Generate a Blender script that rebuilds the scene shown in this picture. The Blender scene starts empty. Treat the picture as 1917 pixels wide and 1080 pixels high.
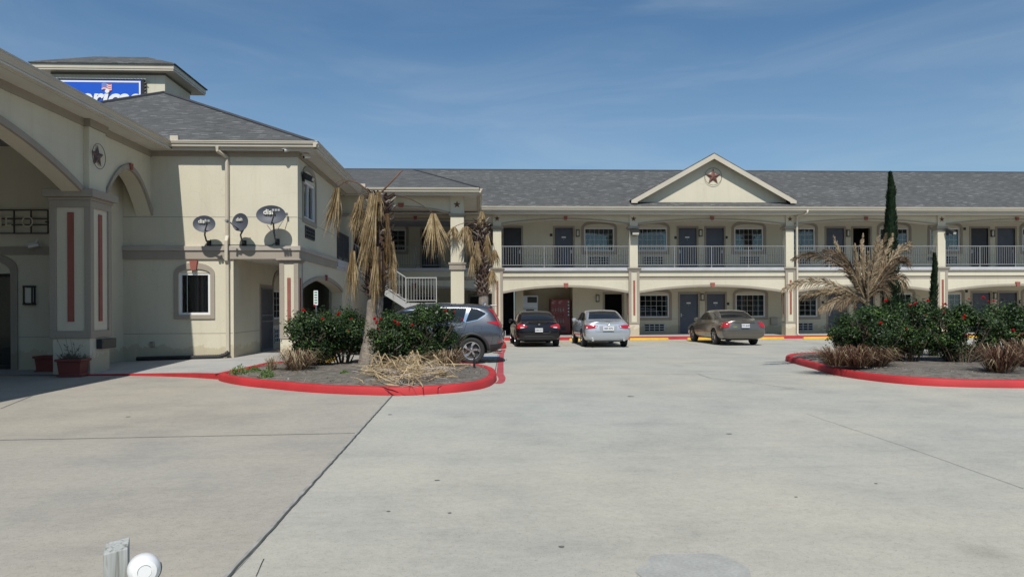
import bpy, bmesh, math, random
from mathutils import Vector, Matrix, Euler, noise
from mathutils.bvhtree import BVHTree
random.seed(7)
R = random.random
U = random.uniform
scene = bpy.context.scene
COL = scene.collection
PI = math.pi

# ------------------------------------------------------------------ survey: camera facts used to lay the place out in metres
FOC, CAMH, HOR = 1350.0, 1.6, 571.0
YAW = math.atan(68 / FOC)
ROLL = 0.0045
_F = Vector((math.sin(YAW), math.cos(YAW), 0)); _R0 = Vector((math.cos(YAW), -math.sin(YAW), 0)); _Z = Vector((0, 0, 1))
_R = math.cos(ROLL) * _R0 - math.sin(ROLL) * _Z
_U = math.sin(ROLL) * _R0 + math.cos(ROLL) * _Z
def ray(u, v): return _F + _R * ((u - 958.5) / FOC) + _U * ((HOR - v) / FOC)
def atY(u, v, Y):
    q = ray(u, v); t = Y / q.y; return Vector((q.x * t, Y, CAMH + q.z * t))
def atX(u, v, X):
    q = ray(u, v); t = X / q.x; return Vector((X, q.y * t, CAMH + q.z * t))
def gz(Y): return -0.0054 * max(0.0, Y - 18.0)
def G(u, v, dz=0.0):
    z = dz
    for _ in range(6):
        q = ray(u, v); t = (z - CAMH) / q.z; z = gz(q.y * t) + dz
    return Vector((q.x * t, q.y * t, z))

# ------------------------------------------------------------------ materials
def new_mat(name):
    m = bpy.data.materials.new(name); m.use_nodes = True
    nt = m.node_tree; nt.nodes.clear()
    out = nt.nodes.new('ShaderNodeOutputMaterial'); b = nt.nodes.new('ShaderNodeBsdfPrincipled')
    nt.links.new(b.outputs[0], out.inputs[0])
    return m, nt, b
def N(nt, t, **k):
    n = nt.nodes.new('ShaderNode' + t)
    for a, v in k.items():
        if a in n.inputs.keys(): n.inputs[a].default_value = v
        else: setattr(n, a, v)
    return n
def lk(nt, a, b): nt.links.new(a, b)
def ramp(nt, fac, stops):
    r = nt.nodes.new('ShaderNodeValToRGB'); e = r.color_ramp.elements
    while len(e) < len(stops): e.new(.5)
    for i, (p, c) in enumerate(stops):
        e[i].position = p; e[i].color = (c, c, c, 1) if isinstance(c, (int, float)) else (*c, 1)
    nt.links.new(fac, r.inputs[0]); return r.outputs[0]
def mixc(nt, a, b, fac, mode='MIX'):
    m = nt.nodes.new('ShaderNodeMix'); m.data_type = 'RGBA'; m.blend_type = mode
    def put(sock, v):
        if hasattr(v, 'is_output') or hasattr(v, 'node'): nt.links.new(v, sock)
        elif isinstance(v, (int, float)): sock.default_value = v
        else: sock.default_value = (*v, 1)
    put(m.inputs[0], fac); put(m.inputs[6], a); put(m.inputs[7], b)
    return m.outputs[2]
def M(name, col, rough=.8, var=.12, scale=2.0, bump=0.0, bscale=60.0, metal=0.0, coat=0.0, spec=.5, fine=0.0, fscale=40.0, trans=0.0, detail=4):
    m, nt, b = new_mat(name)
    tc = N(nt, 'TexCoord').outputs['Object']
    n1 = N(nt, 'TexNoise', Scale=scale, Detail=detail); lk(nt, tc, n1.inputs[0])
    lo = tuple(c * (1 - var) for c in col); hi = tuple(min(1, c * (1 + var)) for c in col)
    c = ramp(nt, n1.outputs[0], [(.3, lo), (.7, hi)])
    if fine:
        n2 = N(nt, 'TexNoise', Scale=fscale, Detail=3); lk(nt, tc, n2.inputs[0])
        c = mixc(nt, c, ramp(nt, n2.outputs[0], [(.3, 1 - fine), (.7, 1.0)]), 1.0, 'MULTIPLY')
    lk(nt, c, b.inputs['Base Color'])
    b.inputs['Roughness'].default_value = rough; b.inputs['Metallic'].default_value = metal
    b.inputs['Coat Weight'].default_value = coat; b.inputs['Specular IOR Level'].default_value = spec
    b.inputs['Coat Roughness'].default_value = .05
    if bump:
        n3 = N(nt, 'TexNoise', Scale=bscale, Detail=3); lk(nt, tc, n3.inputs[0])
        bp = N(nt, 'Bump', Strength=bump, Distance=.02); lk(nt, n3.outputs[0], bp.inputs['Height']); lk(nt, bp.outputs[0], b.inputs['Normal'])
    return m

def stucco(name, col, streak=.10):
    m, nt, b = new_mat(name)
    tc = N(nt, 'TexCoord').outputs['Object']
    n1 = N(nt, 'TexNoise', Scale=.55, Detail=5); lk(nt, tc, n1.inputs[0])
    c = ramp(nt, n1.outputs[0], [(.3, tuple(x * .93 for x in col)), (.7, tuple(x * 1.04 for x in col))])
    mp = N(nt, 'Mapping'); mp.inputs['Scale'].default_value = (2.2, 2.2, .16); lk(nt, tc, mp.inputs[0])
    n2 = N(nt, 'TexNoise', Scale=2.0, Detail=6, Roughness=.65); lk(nt, mp.outputs[0], n2.inputs[0])
    c = mixc(nt, c, ramp(nt, n2.outputs[0], [(.52, 1.0), (.78, (1 - streak * 1.6, 1 - streak * 1.8, 1 - streak * 2.2))]), 1.0, 'MULTIPLY')
    n3 = N(nt, 'TexNoise', Scale=55, Detail=4); lk(nt, tc, n3.inputs[0])
    c = mixc(nt, c, ramp(nt, n3.outputs[0], [(.3, .93), (.6, 1.0)]), 1.0, 'MULTIPLY')
    geo = N(nt, 'NewGeometry'); sx = N(nt, 'SeparateXYZ'); lk(nt, geo.outputs['Position'], sx.inputs[0])
    n5 = N(nt, 'TexNoise', Scale=3.2, Detail=6, Roughness=.7); lk(nt, geo.outputs['Position'], n5.inputs[0])
    ad = N(nt, 'Math', operation='MULTIPLY_ADD'); lk(nt, n5.outputs[0], ad.inputs[0]); ad.inputs[1].default_value = -.9; lk(nt, sx.outputs[2], ad.inputs[2])
    c = mixc(nt, c, ramp(nt, ad.outputs[0], [(-.40, (.84, .81, .76)), (-.28, (.97, .965, .95)), (-.1, 1.0)]), 1.0, 'MULTIPLY')
    vo = N(nt, 'TexVoronoi', feature='DISTANCE_TO_EDGE', Scale=.42); dn = N(nt, 'TexNoise', Scale=2.5, Detail=4); lk(nt, geo.outputs['Position'], dn.inputs[0])
    mxv = N(nt, 'Mix', data_type='VECTOR') if False else None
    va = N(nt, 'VectorMath', operation='MULTIPLY_ADD'); lk(nt, dn.outputs['Color'], va.inputs[0]); va.inputs[1].default_value = (.5, .5, .5); lk(nt, geo.outputs['Position'], va.inputs[2]); lk(nt, va.outputs[0], vo.inputs[0])
    c = mixc(nt, c, ramp(nt, vo.outputs['Distance'], [(.0, .80), (.004, 1.0)]), .5, 'MULTIPLY')
    lk(nt, c, b.inputs['Base Color']); b.inputs['Roughness'].default_value = .9; b.inputs['Specular IOR Level'].default_value = .2
    bp = N(nt, 'Bump', Strength=.35, Distance=.01); lk(nt, n3.outputs[0], bp.inputs['Height']); lk(nt, bp.outputs[0], b.inputs['Normal'])
    return m

def shingles():
    m, nt, b = new_mat('asphalt_shingles')
    uv = N(nt, 'TexCoord').outputs['UV']
    def brick(w, h, off, mort):
        k = N(nt, 'TexBrick', offset=off, Scale=1.0)
        k.inputs['Brick Width'].default_value = w; k.inputs['Row Height'].default_value = h
        k.inputs['Mortar Size'].default_value = mort; k.inputs['Mortar Smooth'].default_value = .3; k.inputs['Bias'].default_value = 0
        k.inputs['Color1'].default_value = (0, 0, 0, 1); k.inputs['Color2'].default_value = (1, 1, 1, 1); k.inputs['Mortar'].default_value = (0, 0, 0, 1)
        lk(nt, uv, k.inputs[0]); return k
    k1 = brick(.21, .075, .37, .0); k2 = brick(.24, .075, .61, .008)
    c = ramp(nt, k1.outputs[0], [(.0, (.086, .088, .089)), (.55, (.103, .105, .105)), (.88, (.113, .115, .114)), (1.0, (.20, .20, .195))])
    c = mixc(nt, c, ramp(nt, k2.outputs[0], [(0, .80), (.3, .92), (1, 1.05)]), 1.0, 'MULTIPLY')
    tc = N(nt, 'TexCoord').outputs['Object']
    n = N(nt, 'TexNoise', Scale=.35, Detail=5); lk(nt, tc, n.inputs[0])
    c = mixc(nt, c, ramp(nt, n.outputs[0], [(.3, .93), (.7, 1.06)]), 1.0, 'MULTIPLY')
    lk(nt, c, b.inputs['Base Color']); b.inputs['Roughness'].default_value = .95; b.inputs['Specular IOR Level'].default_value = .15
    bp = N(nt, 'Bump', Strength=.5, Distance=.02); lk(nt, k2.outputs[0], bp.inputs['Height']); lk(nt, bp.outputs[0], b.inputs['Normal'])
    return m

def concrete(name, col, warm, tone=1.0, split=None):
    m, nt, b = new_mat(name)
    tc = N(nt, 'TexCoord').outputs['Object']
    base = col
    if split is not None:
        sx = N(nt, 'SeparateXYZ'); lk(nt, tc, sx.inputs[0])
        ms = N(nt, 'Math', operation='LESS_THAN'); lk(nt, sx.outputs[0], ms.inputs[0]); ms.inputs[1].default_value = split
        base = mixc(nt, col, warm, ms.outputs[0])
    n0 = N(nt, 'TexNoise', Scale=.16, Detail=3); lk(nt, tc, n0.inputs[0])
    n1 = N(nt, 'TexNoise', Scale=.9, Detail=7, Roughness=.62); lk(nt, tc, n1.inputs[0])
    c = mixc(nt, base, ramp(nt, n1.outputs[0], [(.28, (.82, .83, .85)), (.5, (.97, .97, .97)), (.72, (1.06, 1.045, 1.02))]), 1.0, 'MULTIPLY')
    c = mixc(nt, c, ramp(nt, n0.outputs[0], [(.35, (.95, .97, .99)), (.65, (1.04, 1.01, .97))]), 1.0, 'MULTIPLY')
    mp = N(nt, 'Mapping'); mp.inputs['Scale'].default_value = (.28, 1.8, 1); lk(nt, tc, mp.inputs[0])
    n2 = N(nt, 'TexNoise', Scale=1.1, Detail=6, Roughness=.6, Distortion=.6); lk(nt, mp.outputs[0], n2.inputs[0])
    c = mixc(nt, c, ramp(nt, n2.outputs[0], [(.5, 1.0), (.75, (.90, .905, .91))]), 1.0, 'MULTIPLY')
    n3 = N(nt, 'TexNoise', Scale=34, Detail=3, Roughness=.7); lk(nt, tc, n3.inputs[0])
    c = mixc(nt, c, ramp(nt, n3.outputs[0], [(.28, .84), (.46, 1.0), (.62, 1.0), (.8, 1.07)]), 1.0, 'MULTIPLY')
    n4 = N(nt, 'TexNoise', Scale=95, Detail=2); lk(nt, tc, n4.inputs[0])
    c = mixc(nt, c, ramp(nt, n4.outputs[0], [(.27, .55), (.38, 1.0), (.62, 1.0), (.75, 1.15)]), .9, 'MULTIPLY')
    n9 = N(nt, 'TexNoise', Scale=14, Detail=8, Roughness=.75); mp9 = N(nt, 'Mapping'); mp9.inputs['Scale'].default_value = (.9, 1.15, 1); lk(nt, tc, mp9.inputs[0]); lk(nt, mp9.outputs[0], n9.inputs[0])
    c = mixc(nt, c, ramp(nt, n9.outputs[0], [(.34, .90), (.5, 1.0), (.66, 1.06)]), 1.0, 'MULTIPLY')
    # scattered dark oil spots
    v = N(nt, 'TexVoronoi', Scale=.42, Randomness=1.0); lk(nt, tc, v.inputs[0])
    c = mixc(nt, c, ramp(nt, v.outputs['Distance'], [(.02, (.62, .61, .60)), (.09, (.97, .97, .97)), (.2, 1.0)]), .55, 'MULTIPLY')
    lk(nt, c, b.inputs['Base Color']); b.inputs['Roughness'].default_value = .85; b.inputs['Specular IOR Level'].default_value = .3
    bp = N(nt, 'Bump', Strength=.25, Distance=.01); lk(nt, n3.outputs[0], bp.inputs['Height']); lk(nt, bp.outputs[0], b.inputs['Normal'])
    return m

def worn_paint(name, col, under, thr=.60, rough=.7):
    m, nt, b = new_mat(name)
    tc = N(nt, 'TexCoord').outputs['Object']
    n = N(nt, 'TexNoise', Scale=7, Detail=8, Roughness=.7); lk(nt, tc, n.inputs[0])
    n2 = N(nt, 'TexNoise', Scale=1.6, Detail=4); lk(nt, tc, n2.inputs[0])
    c = mixc(nt, col, tuple(x * .74 for x in col), ramp(nt, n2.outputs[0], [(.35, 0), (.7, 1)]))
    if name.startswith('red_kerb'):
        geo = N(nt, 'NewGeometry'); sx = N(nt, 'SeparateXYZ'); lk(nt, geo.outputs['Position'], sx.inputs[0]); n7 = N(nt, 'TexNoise', Scale=9, Detail=6, Roughness=.75); lk(nt, geo.outputs['Position'], n7.inputs[0])
        ad = N(nt, 'Math', operation='MULTIPLY_ADD'); lk(nt, n7.outputs[0], ad.inputs[0]); ad.inputs[1].default_value = -.11; lk(nt, sx.outputs[2], ad.inputs[2])
        c = mixc(nt, c, (.22, .12, .10), ramp(nt, ad.outputs[0], [(-.0, .85), (.03, 0)])) if False else mixc(nt, c, (.24, .10, .085), 0.0)
        n8 = N(nt, 'TexNoise', Scale=2.2, Detail=8, Roughness=.8); lk(nt, geo.outputs['Position'], n8.inputs[0])
        c = mixc(nt, c, (.16, .05, .045), ramp(nt, n8.outputs[0], [(.60, 0), (.70, .75)]))
    c = mixc(nt, c, under, ramp(nt, n.outputs[0], [(thr, 0), (thr + .05, 1)]))
    lk(nt, c, b.inputs['Base Color']); b.inputs['Roughness'].default_value = rough
    bp = N(nt, 'Bump', Strength=.3, Distance=.01); lk(nt, n.outputs[0], bp.inputs['Height']); lk(nt, bp.outputs[0], b.inputs['Normal'])
    return m

def glassy(name, tint=(.02, .025, .03), see=.8):
    m, nt, b = new_mat(name)
    out = [n for n in nt.nodes if n.type == 'OUTPUT_MATERIAL'][0]
    b.inputs['Base Color'].default_value = (*tint, 1); b.inputs['Roughness'].default_value = .03
    b.inputs['Specular IOR Level'].default_value = .6
    tr = N(nt, 'BsdfTransparent'); tr.inputs[0].default_value = (.75, .82, .85, 1)
    mx = N(nt, 'MixShader'); mx.inputs[0].default_value = see
    gl = N(nt, 'BsdfGlossy'); gl.inputs['Roughness'].default_value = .02; gl.inputs[0].default_value = (1, 1, 1, 1)
    fr = N(nt, 'Fresnel'); fr.inputs[0].default_value = 1.6
    lk(nt, b.outputs[0], mx.inputs[1]); lk(nt, tr.outputs[0], mx.inputs[2])
    mx2 = N(nt, 'MixShader'); lk(nt, fr.outputs[0], mx2.inputs[0]); lk(nt, mx.outputs[0], mx2.inputs[1]); lk(nt, gl.outputs[0], mx2.inputs[2])
    lk(nt, mx2.outputs[0], out.inputs[0]); return m

def leafmat(name, c1, c2, rough=.5, trans=.25, scale=1.5, spec=.4):
    m, nt, b = new_mat(name)
    out = [n for n in nt.nodes if n.type == 'OUTPUT_MATERIAL'][0]
    tc = N(nt, 'TexCoord').outputs['Object']
    n = N(nt, 'TexNoise', Scale=scale, Detail=5, Roughness=.7); lk(nt, tc, n.inputs[0])
    n2 = N(nt, 'TexNoise', Scale=scale * 14, Detail=2); lk(nt, tc, n2.inputs[0])
    c = ramp(nt, n.outputs[0], [(.3, c1), (.7, c2)])
    c = mixc(nt, c, ramp(nt, n2.outputs[0], [(.3, .6), (.7, 1.35)]), 1.0, 'MULTIPLY')
    lk(nt, c, b.inputs['Base Color']); b.inputs['Roughness'].default_value = rough; b.inputs['Specular IOR Level'].default_value = spec
    tl = N(nt, 'BsdfTranslucent'); lk(nt, c, tl.inputs[0])
    mx = N(nt, 'MixShader'); mx.inputs[0].default_value = trans
    lk(nt, b.outputs[0], mx.inputs[1]); lk(nt, tl.outputs[0], mx.inputs[2]); lk(nt, mx.outputs[0], out.inputs[0])
    return m

CREAM = stucco('cream_stucco', (.615, .57, .445), .045)
TAUPE = stucco('taupe_stucco', (.345, .305, .25), .04)
BRICKRED = M('brick_red_paint', (.27, .085, .065), .8, .12, 3, .2, 50)
ROOF = shingles()
GUTTER = M('gutter_beige', (.50, .45, .36), .45, .06, 1.2)
SOFFIT = M('soffit_white', (.60, .58, .52), .8, .05)
SLAB = M('slab_concrete', (.46, .46, .48), .85, .1, 2, .2, 40)
GROUND = concrete('lot_concrete', (.418, .409, .362), (.372, .350, .305), split=-1.47)
WALK = concrete('walk_concrete', (.40, .40, .385), (.4, .4, .4))
REDK = worn_paint('red_kerb_paint', (.47, .026, .030), (.36, .14, .12), .655)
REDL = worn_paint('red_line_paint', (.44, .065, .075), (.42, .35, .33), .62)
YEL = worn_paint('yellow_paint', (.74, .44, .03), (.45, .36, .22), .72)
YELF = worn_paint('faded_yellow_paint', (.50, .43, .20), (.43, .42, .39), .50)
BLUEP = worn_paint('blue_marking_paint', (.07, .20, .42), (.4, .42, .42), .68)
WHITEP = worn_paint('white_marking_paint', (.7, .7, .68), (.42, .42, .4), .6)
CRACK = M('joint_filler', (.07, .075, .065), .95, .45, 5, .3, 30)
WHITEF = M('white_vinyl', (.72, .72, .72), .4, .03)
GREYF = M('grey_rail_paint', (.215, .215, .21), .45, .06)
WRAIL = M('white_rail_paint', (.38, .38, .37), .45, .05)
DARKF = M('dark_rail_paint', (.06, .06, .065), .5, .1)
DOORM = M('slate_blue_door', (.072, .083, .115), .5, .1, 3)
DOORD = M('dark_door', (.03, .032, .042), .5, .1, 3)
BLACK = M('black_paint', (.018, .018, .02), .45, .1)
BLACKR = M('black_corrugated_plastic', (.015, .015, .016), .6, .2, 5)
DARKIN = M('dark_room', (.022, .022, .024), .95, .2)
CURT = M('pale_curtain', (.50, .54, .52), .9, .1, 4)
CURTD = M('darker_curtain', (.36, .39, .38), .9, .1, 4)  # darker cloth for curtains that leave the window partly open
GLASS = glassy('window_glass')
GRILL = M('ac_grille', (.50, .50, .49), .5, .05)
CHROME = M('chrome', (.8, .8, .82), .12, .03, metal=1.0)
STEEL = M('brushed_steel', (.45, .45, .46), .35, .08, metal=1.0)
LAMPG = M('lamp_glass', (.6, .58, .5), .3, .05)
RUST = M('rusty_metal', (.13, .052, .040), .6, .5, 9, .2, 40)
def leafmat2(*a, **k): return leafmat(*a, **k)
LEAF = leafmat('rose_leaf', (.014, .032, .010), (.038, .072, .018), .45, .2, 3.0)
LEAFL = leafmat('fresh_leaf', (.06, .13, .025), (.15, .26, .05), .5, .3, 3.0)
CYP = leafmat('cypress_leaf', (.010, .024, .011), (.026, .050, .020), .7, .1, 5.0, .2)
ROSE = leafmat('rose_petal', (.42, .003, .010), (.68, .012, .028), .5, .2, 9)
STEM = M('woody_stem', (.11, .085, .06), .9, .3, 8)
DEADF = leafmat('dead_fan_leaf', (.20, .135, .06), (.54, .43, .26), .75, .2, 4.5, .2)
DEADG2 = leafmat('dark_feather_leaf', (.085, .058, .036), (.22, .165, .105), .8, .2, 2.0, .2)
DEADG = leafmat('dead_feather_leaf', (.20, .145, .085), (.44, .35, .235), .75, .2, 2.0, .2)
DEADP = leafmat('dead_frond_litter', (.33, .245, .13), (.60, .47, .29), .75, .15, 2.5, .2)
DGRASS = leafmat('brown_grass_blade', (.065, .030, .020), (.19, .105, .065), .8, .2, 4, .2)
BOOT = M('palm_boot', (.060, .036, .026), .9, .4, 12, .4, 40)
BOOTL = M('broken_palm_boot', (.42, .37, .32), .9, .2, 12)
STALKD = M('dark_petiole', (.075, .045, .028), .7, .3, 6)
DARKFAN = leafmat('dark_brown_dead_leaf', (.10, .06, .028), (.26, .175, .085), .8, .15, 5, .2)  # dark brown leaf, mixed in for tonal variety
TRUNK = M('palm_trunk_bark', (.235, .20, .165), .95, .3, 9, .6, 25)
SOIL = M('dry_soil', (.185, .165, .138), 1.0, .35, 6, .9, 26, fine=.5, fscale=60)

# ------------------------------------------------------------------ mesh building
class MB:
    def __init__(s, T=None):
        s.v, s.f, s.m, s.T, s.mi = [], [], [], T, 0
    def add(s, vs, fs, mi=None):
        o = len(s.v)
        s.v += [(s.T @ Vector(p)) if s.T is not None else Vector(p) for p in vs]
        for f in fs: s.f.append([o + i for i in f]); s.m.append(s.mi if mi is None else mi)
        return s
    def box(s, x0, x1, y0, y1, z0, z1, mi=None):
        vs = [(x, y, z) for z in (z0, z1) for y in (y0, y1) for x in (x0, x1)]
        return s.add(vs, [(0, 2, 3, 1), (4, 5, 7, 6), (0, 1, 5, 4), (2, 6, 7, 3), (0, 4, 6, 2), (1, 3, 7, 5)], mi)
    def prism(s, poly, y0, y1, mi=None):          # poly in (x, z), extruded over y
        n = len(poly)
        vs = [(x, y0, z) for x, z in poly] + [(x, y1, z) for x, z in poly]
        return s.add(vs, [tuple(range(n)), tuple(range(2 * n - 1, n - 1, -1))] + [(i, i + n, (i + 1) % n + n, (i + 1) % n) for i in range(n)], mi)
    def prismz(s, poly, z0, z1, mi=None):
        n = len(poly)
        vs = [(x, y, z0) for x, y in poly] + [(x, y, z1) for x, y in poly]
        return s.add(vs, [tuple(range(n - 1, -1, -1)), tuple(range(n, 2 * n))] + [(i, (i + 1) % n, (i + 1) % n + n, i + n) for i in range(n)], mi)
    def quad(s, *p, mi=None): return s.add(p, [tuple(range(len(p)))], mi)
    def tube(s, pts, r, n=8, mi=None, cap=True):
        pts = [Vector(p) for p in pts]; rs = r if isinstance(r, (list, tuple)) else [r] * len(pts)
        vs, fs = [], []
        prev = None
        for i, p in enumerate(pts):
            d = (pts[min(i + 1, len(pts) - 1)] - pts[max(i - 1, 0)])
            if d.length < 1e-9: d = Vector((0, 0, 1))
            d.normalize()
            if prev is None: a = d.orthogonal().normalized()
            else: a = (prev - d * prev.dot(d)); a = a.normalized() if a.length > 1e-6 else d.orthogonal().normalized()
            prev = a; b = d.cross(a)
            for k in range(n):
                t = 2 * PI * k / n; vs.append(p + (a * math.cos(t) + b * math.sin(t)) * rs[i])
        for i in range(len(pts) - 1):
            for k in range(n):
                k2 = (k + 1) % n; fs.append((i * n + k, i * n + k2, (i + 1) * n + k2, (i + 1) * n + k))
        if cap:
            fs.append(tuple(range(n - 1, -1, -1))); L = (len(pts) - 1) * n; fs.append(tuple(range(L, L + n)))
        return s.add(vs, fs, mi)
    def lathe(s, prof, n=24, axis='z', c=(0, 0, 0), mi=None):   # prof: (r, h)
        vs, fs = [], []
        for r, h in prof:
            for k in range(n):
                t = 2 * PI * k / n; a, b = r * math.cos(t), r * math.sin(t)
                p = (a, b, h) if axis == 'z' else ((a, h, b) if axis == 'y' else (h, a, b))
                vs.append((p[0] + c[0], p[1] + c[1], p[2] + c[2]))
        for i in range(len(prof) - 1):
            for k in range(n):
                k2 = (k + 1) % n; fs.append((i * n + k, i * n + k2, (i + 1) * n + k2, (i + 1) * n + k))
        return s.add(vs, fs, mi)
    def ribbon(s, outer, inner, y0, y1, mi=None, closed=False):   # (x,z) paths; raised band y0 (front) .. y1
        n = len(outer); vs = [(x, y0, z) for x, z in outer] + [(x, y0, z) for x, z in inner] + [(x, y1, z) for x, z in outer] + [(x, y1, z) for x, z in inner]
        fs = []
        for i in range(n if closed else n - 1):
            j = (i + 1) % n
            fs += [(i, j, n + j, n + i), (i, 2 * n + i, 2 * n + j, j), (n + i, n + j, 3 * n + j, 3 * n + i)]
        if not closed: fs += [(0, n, 3 * n, 2 * n), (n - 1, 3 * n - 1, 4 * n - 1, 2 * n - 1)]
        return s.add(vs, fs, mi)
    def build(s, name, mats, parent=None, smooth=False, bevel=0, fixn=True, autosm=None, sub=0):
        if not isinstance(mats, (list, tuple)): mats = [mats]
        off = Vector((0, 0, 0)); p = parent
        while p is not None: off += p.location; p = p.parent
        if parent is None and s.v:
            xs = [v.x for v in s.v]; ys = [v.y for v in s.v]; zs = [v.z for v in s.v]
            off = Vector(((min(xs) + max(xs)) / 2, (min(ys) + max(ys)) / 2, min(zs)))
        me = bpy.data.meshes.new(name)
        me.from_pydata([v - off for v in s.v], [], s.f)
        for m in mats: me.materials.append(m)
        me.polygons.foreach_set('material_index', s.m)
        if fixn and len(s.f) < 60000:
            bm = bmesh.new(); bm.from_mesh(me); bmesh.ops.recalc_face_normals(bm, faces=bm.faces); bm.to_mesh(me); bm.free()
        uvl = me.uv_layers.new(name='UV'); data = []
        for poly in me.polygons:
            nrm = poly.normal
            if abs(nrm.z) > .995: a, b = Vector((1, 0, 0)), Vector((0, 1, 0))
            else:
                a = Vector((-nrm.y, nrm.x, 0)).normalized(); b = nrm.cross(a)
                if b.z < 0: b = -b
            for li in poly.loop_indices:
                co = me.vertices[me.loops[li].vertex_index].co; data += [co.dot(a), co.dot(b)]
        uvl.data.foreach_set('uv', data)
        if smooth: me.polygons.foreach_set('use_smooth', [True] * len(me.polygons))
        if autosm is not None and smooth:
            try: me.set_sharp_from_angle(angle=math.radians(autosm))
            except Exception: pass
        o = bpy.data.objects.new(name, me); COL.objects.link(o)
        if parent is not None: o.parent = parent
        else: o.location = off
        if bevel:
            md = o.modifiers.new('bevel', 'BEVEL'); md.width = bevel; md.segments = 2; md.limit_method = 'ANGLE'
        if sub:
            md = o.modifiers.new('sub', 'SUBSURF'); md.levels = sub; md.render_levels = sub
        return o
def tag(o, label=None, cat=None, group=None, kind=None):
    if label: o['label'] = label
    if cat: o['category'] = cat
    if group: o['group'] = group
    if kind: o['kind'] = kind
    return o
def thing(name, loc, label, cat, group=None):
    e = bpy.data.objects.new(name, None); COL.objects.link(e); e.location = loc; e.empty_display_size = .3
    return tag(e, label, cat, group)
def place(o, loc, rz=0, scale=None):
    o.location = loc; o.rotation_euler = (0, 0, rz)
    if scale: o.scale = (scale,) * 3
    return o
def copy_tree(o, parent=None):
    c = o.copy(); COL.objects.link(c)
    if parent is not None: c.parent = parent
    for ch in [x for x in COL.objects if x.parent == o]: copy_tree(ch, c)
    return c
def struct(name, mb, m, **k): return tag(mb.build(name, m, **k), kind='structure')
def text_geo(txt, size, ext=.004, shear=0.0, bold=0.0, align='CENTER', space=1.0):
    cu = bpy.data.curves.new('t', 'FONT'); cu.body = txt; cu.size = size; cu.extrude = ext; cu.shear = shear; cu.offset = bold
    cu.align_x = align; cu.align_y = 'CENTER'; cu.resolution_u = 3; cu.space_character = space
    o = bpy.data.objects.new('t', cu); COL.objects.link(o)
    me = bpy.data.meshes.new_from_object(o.evaluated_get(bpy.context.evaluated_depsgraph_get()))
    vs = [tuple(v.co) for v in me.vertices]; fs = [tuple(p.vertices) for p in me.polygons]
    bpy.data.objects.remove(o); bpy.data.curves.remove(cu); bpy.data.meshes.remove(me)
    return vs, fs
def TXT(mb, txt, size, mat4, ext=.004, mi=None, **k):        # text in xy-plane placed by matrix
    vs, fs = text_geo(txt, size, ext, **k); mb.add([mat4 @ Vector(v) for v in vs], fs, mi)
FRONT = Matrix.Rotation(PI / 2, 4, 'X')                       # text facing -Y
def T3(x, y, z): return Matrix.Translation((x, y, z))
SIDE = lambda x, y: Matrix.Translation((x, y, 0)) @ Matrix.Rotation(PI / 2, 4, 'Z')   # local wall frame facing +X
FR = lambda x, y: Matrix.Translation((x, y, 0))
def arc(x0, x1, zs, za, n=14):                                # segmental arch points from x0 to x1
    xm, h = (x0 + x1) / 2, (x1 - x0) / 2
    return [(x0 + (x1 - x0) * i / n, zs + (za - zs) * (1 - ((x0 + (x1 - x0) * i / n - xm) / h) ** 2)) for i in range(n + 1)]
def ell(x0, x1, zs, za, n=14):
    xm, h = (x0 + x1) / 2, (x1 - x0) / 2
    return [(xm - h * math.cos(PI * i / n), zs + (za - zs) * math.sin(PI * i / n) ** .9) for i in range(n + 1)]
def star_mesh(mb, r, T, depth=.06, rin=.40, mi=0):
    old = mb.T; mb.T = T if old is None else old @ T
    vs = [(0, -depth, 0)]
    for k in range(10):
        a = PI / 2 + k * PI / 5; rr = r if k % 2 == 0 else r * rin; vs.append((rr * math.cos(a), 0, rr * math.sin(a)))
    mb.add(vs, [(0, 1 + k, 1 + (k + 1) % 10) for k in range(10)], mi); mb.T = old
def wall_holes(mb, x0, x1, z0, z1, holes, depth=.12, y=0.0, mi=None):
    xs = sorted({x0, x1, *[h[0] for h in holes], *[h[1] for h in holes]}); xs = [x for x in xs if x0 <= x <= x1]
    zs = sorted({z0, z1, *[h[2] for h in holes], *[h[3] for h in holes]}); zs = [z for z in zs if z0 <= z <= z1]
    for i in range(len(xs) - 1):
        for j in range(len(zs) - 1):
            cx, cz = (xs[i] + xs[i + 1]) / 2, (zs[j] + zs[j + 1]) / 2
            if any(h[0] < cx < h[1] and h[2] < cz < h[3] for h in holes): continue
            mb.quad((xs[i], y, zs[j]), (xs[i + 1], y, zs[j]), (xs[i + 1], y, zs[j + 1]), (xs[i], y, zs[j + 1]), mi=mi)
    for a, b, c, d in holes:
        mb.quad((a, y, c), (a, y + depth, c), (a, y + depth, d), (a, y, d), mi=mi); mb.quad((b, y, c), (b, y, d), (b, y + depth, d), (b, y + depth, c), mi=mi)
        mb.quad((a, y, d), (a, y + depth, d), (b, y + depth, d), (b, y, d), mi=mi); mb.quad((a, y, c), (b, y, c), (b, y + depth, c), (a, y + depth, c), mi=mi)
# ------------------------------------------------------------------ key planes (metres)
FC, WB, CY, MY = 34.75, 37.5, 21.03, 29.4          # wing facade, wing room wall, office front wall, stair bay front
EV = 6.25                                           # top of gutters
WXC, SX = -9.22, -5.10                              # canopy side wall plane, office side wall plane
def zF(v, u=1187): return atY(u, v, FC).z
def zW(v, u=1289): return atY(u, v, WB).z
def xF(u): return atY(u, 500, FC).x
def xW(u): return atY(u, 500, WB).x

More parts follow.
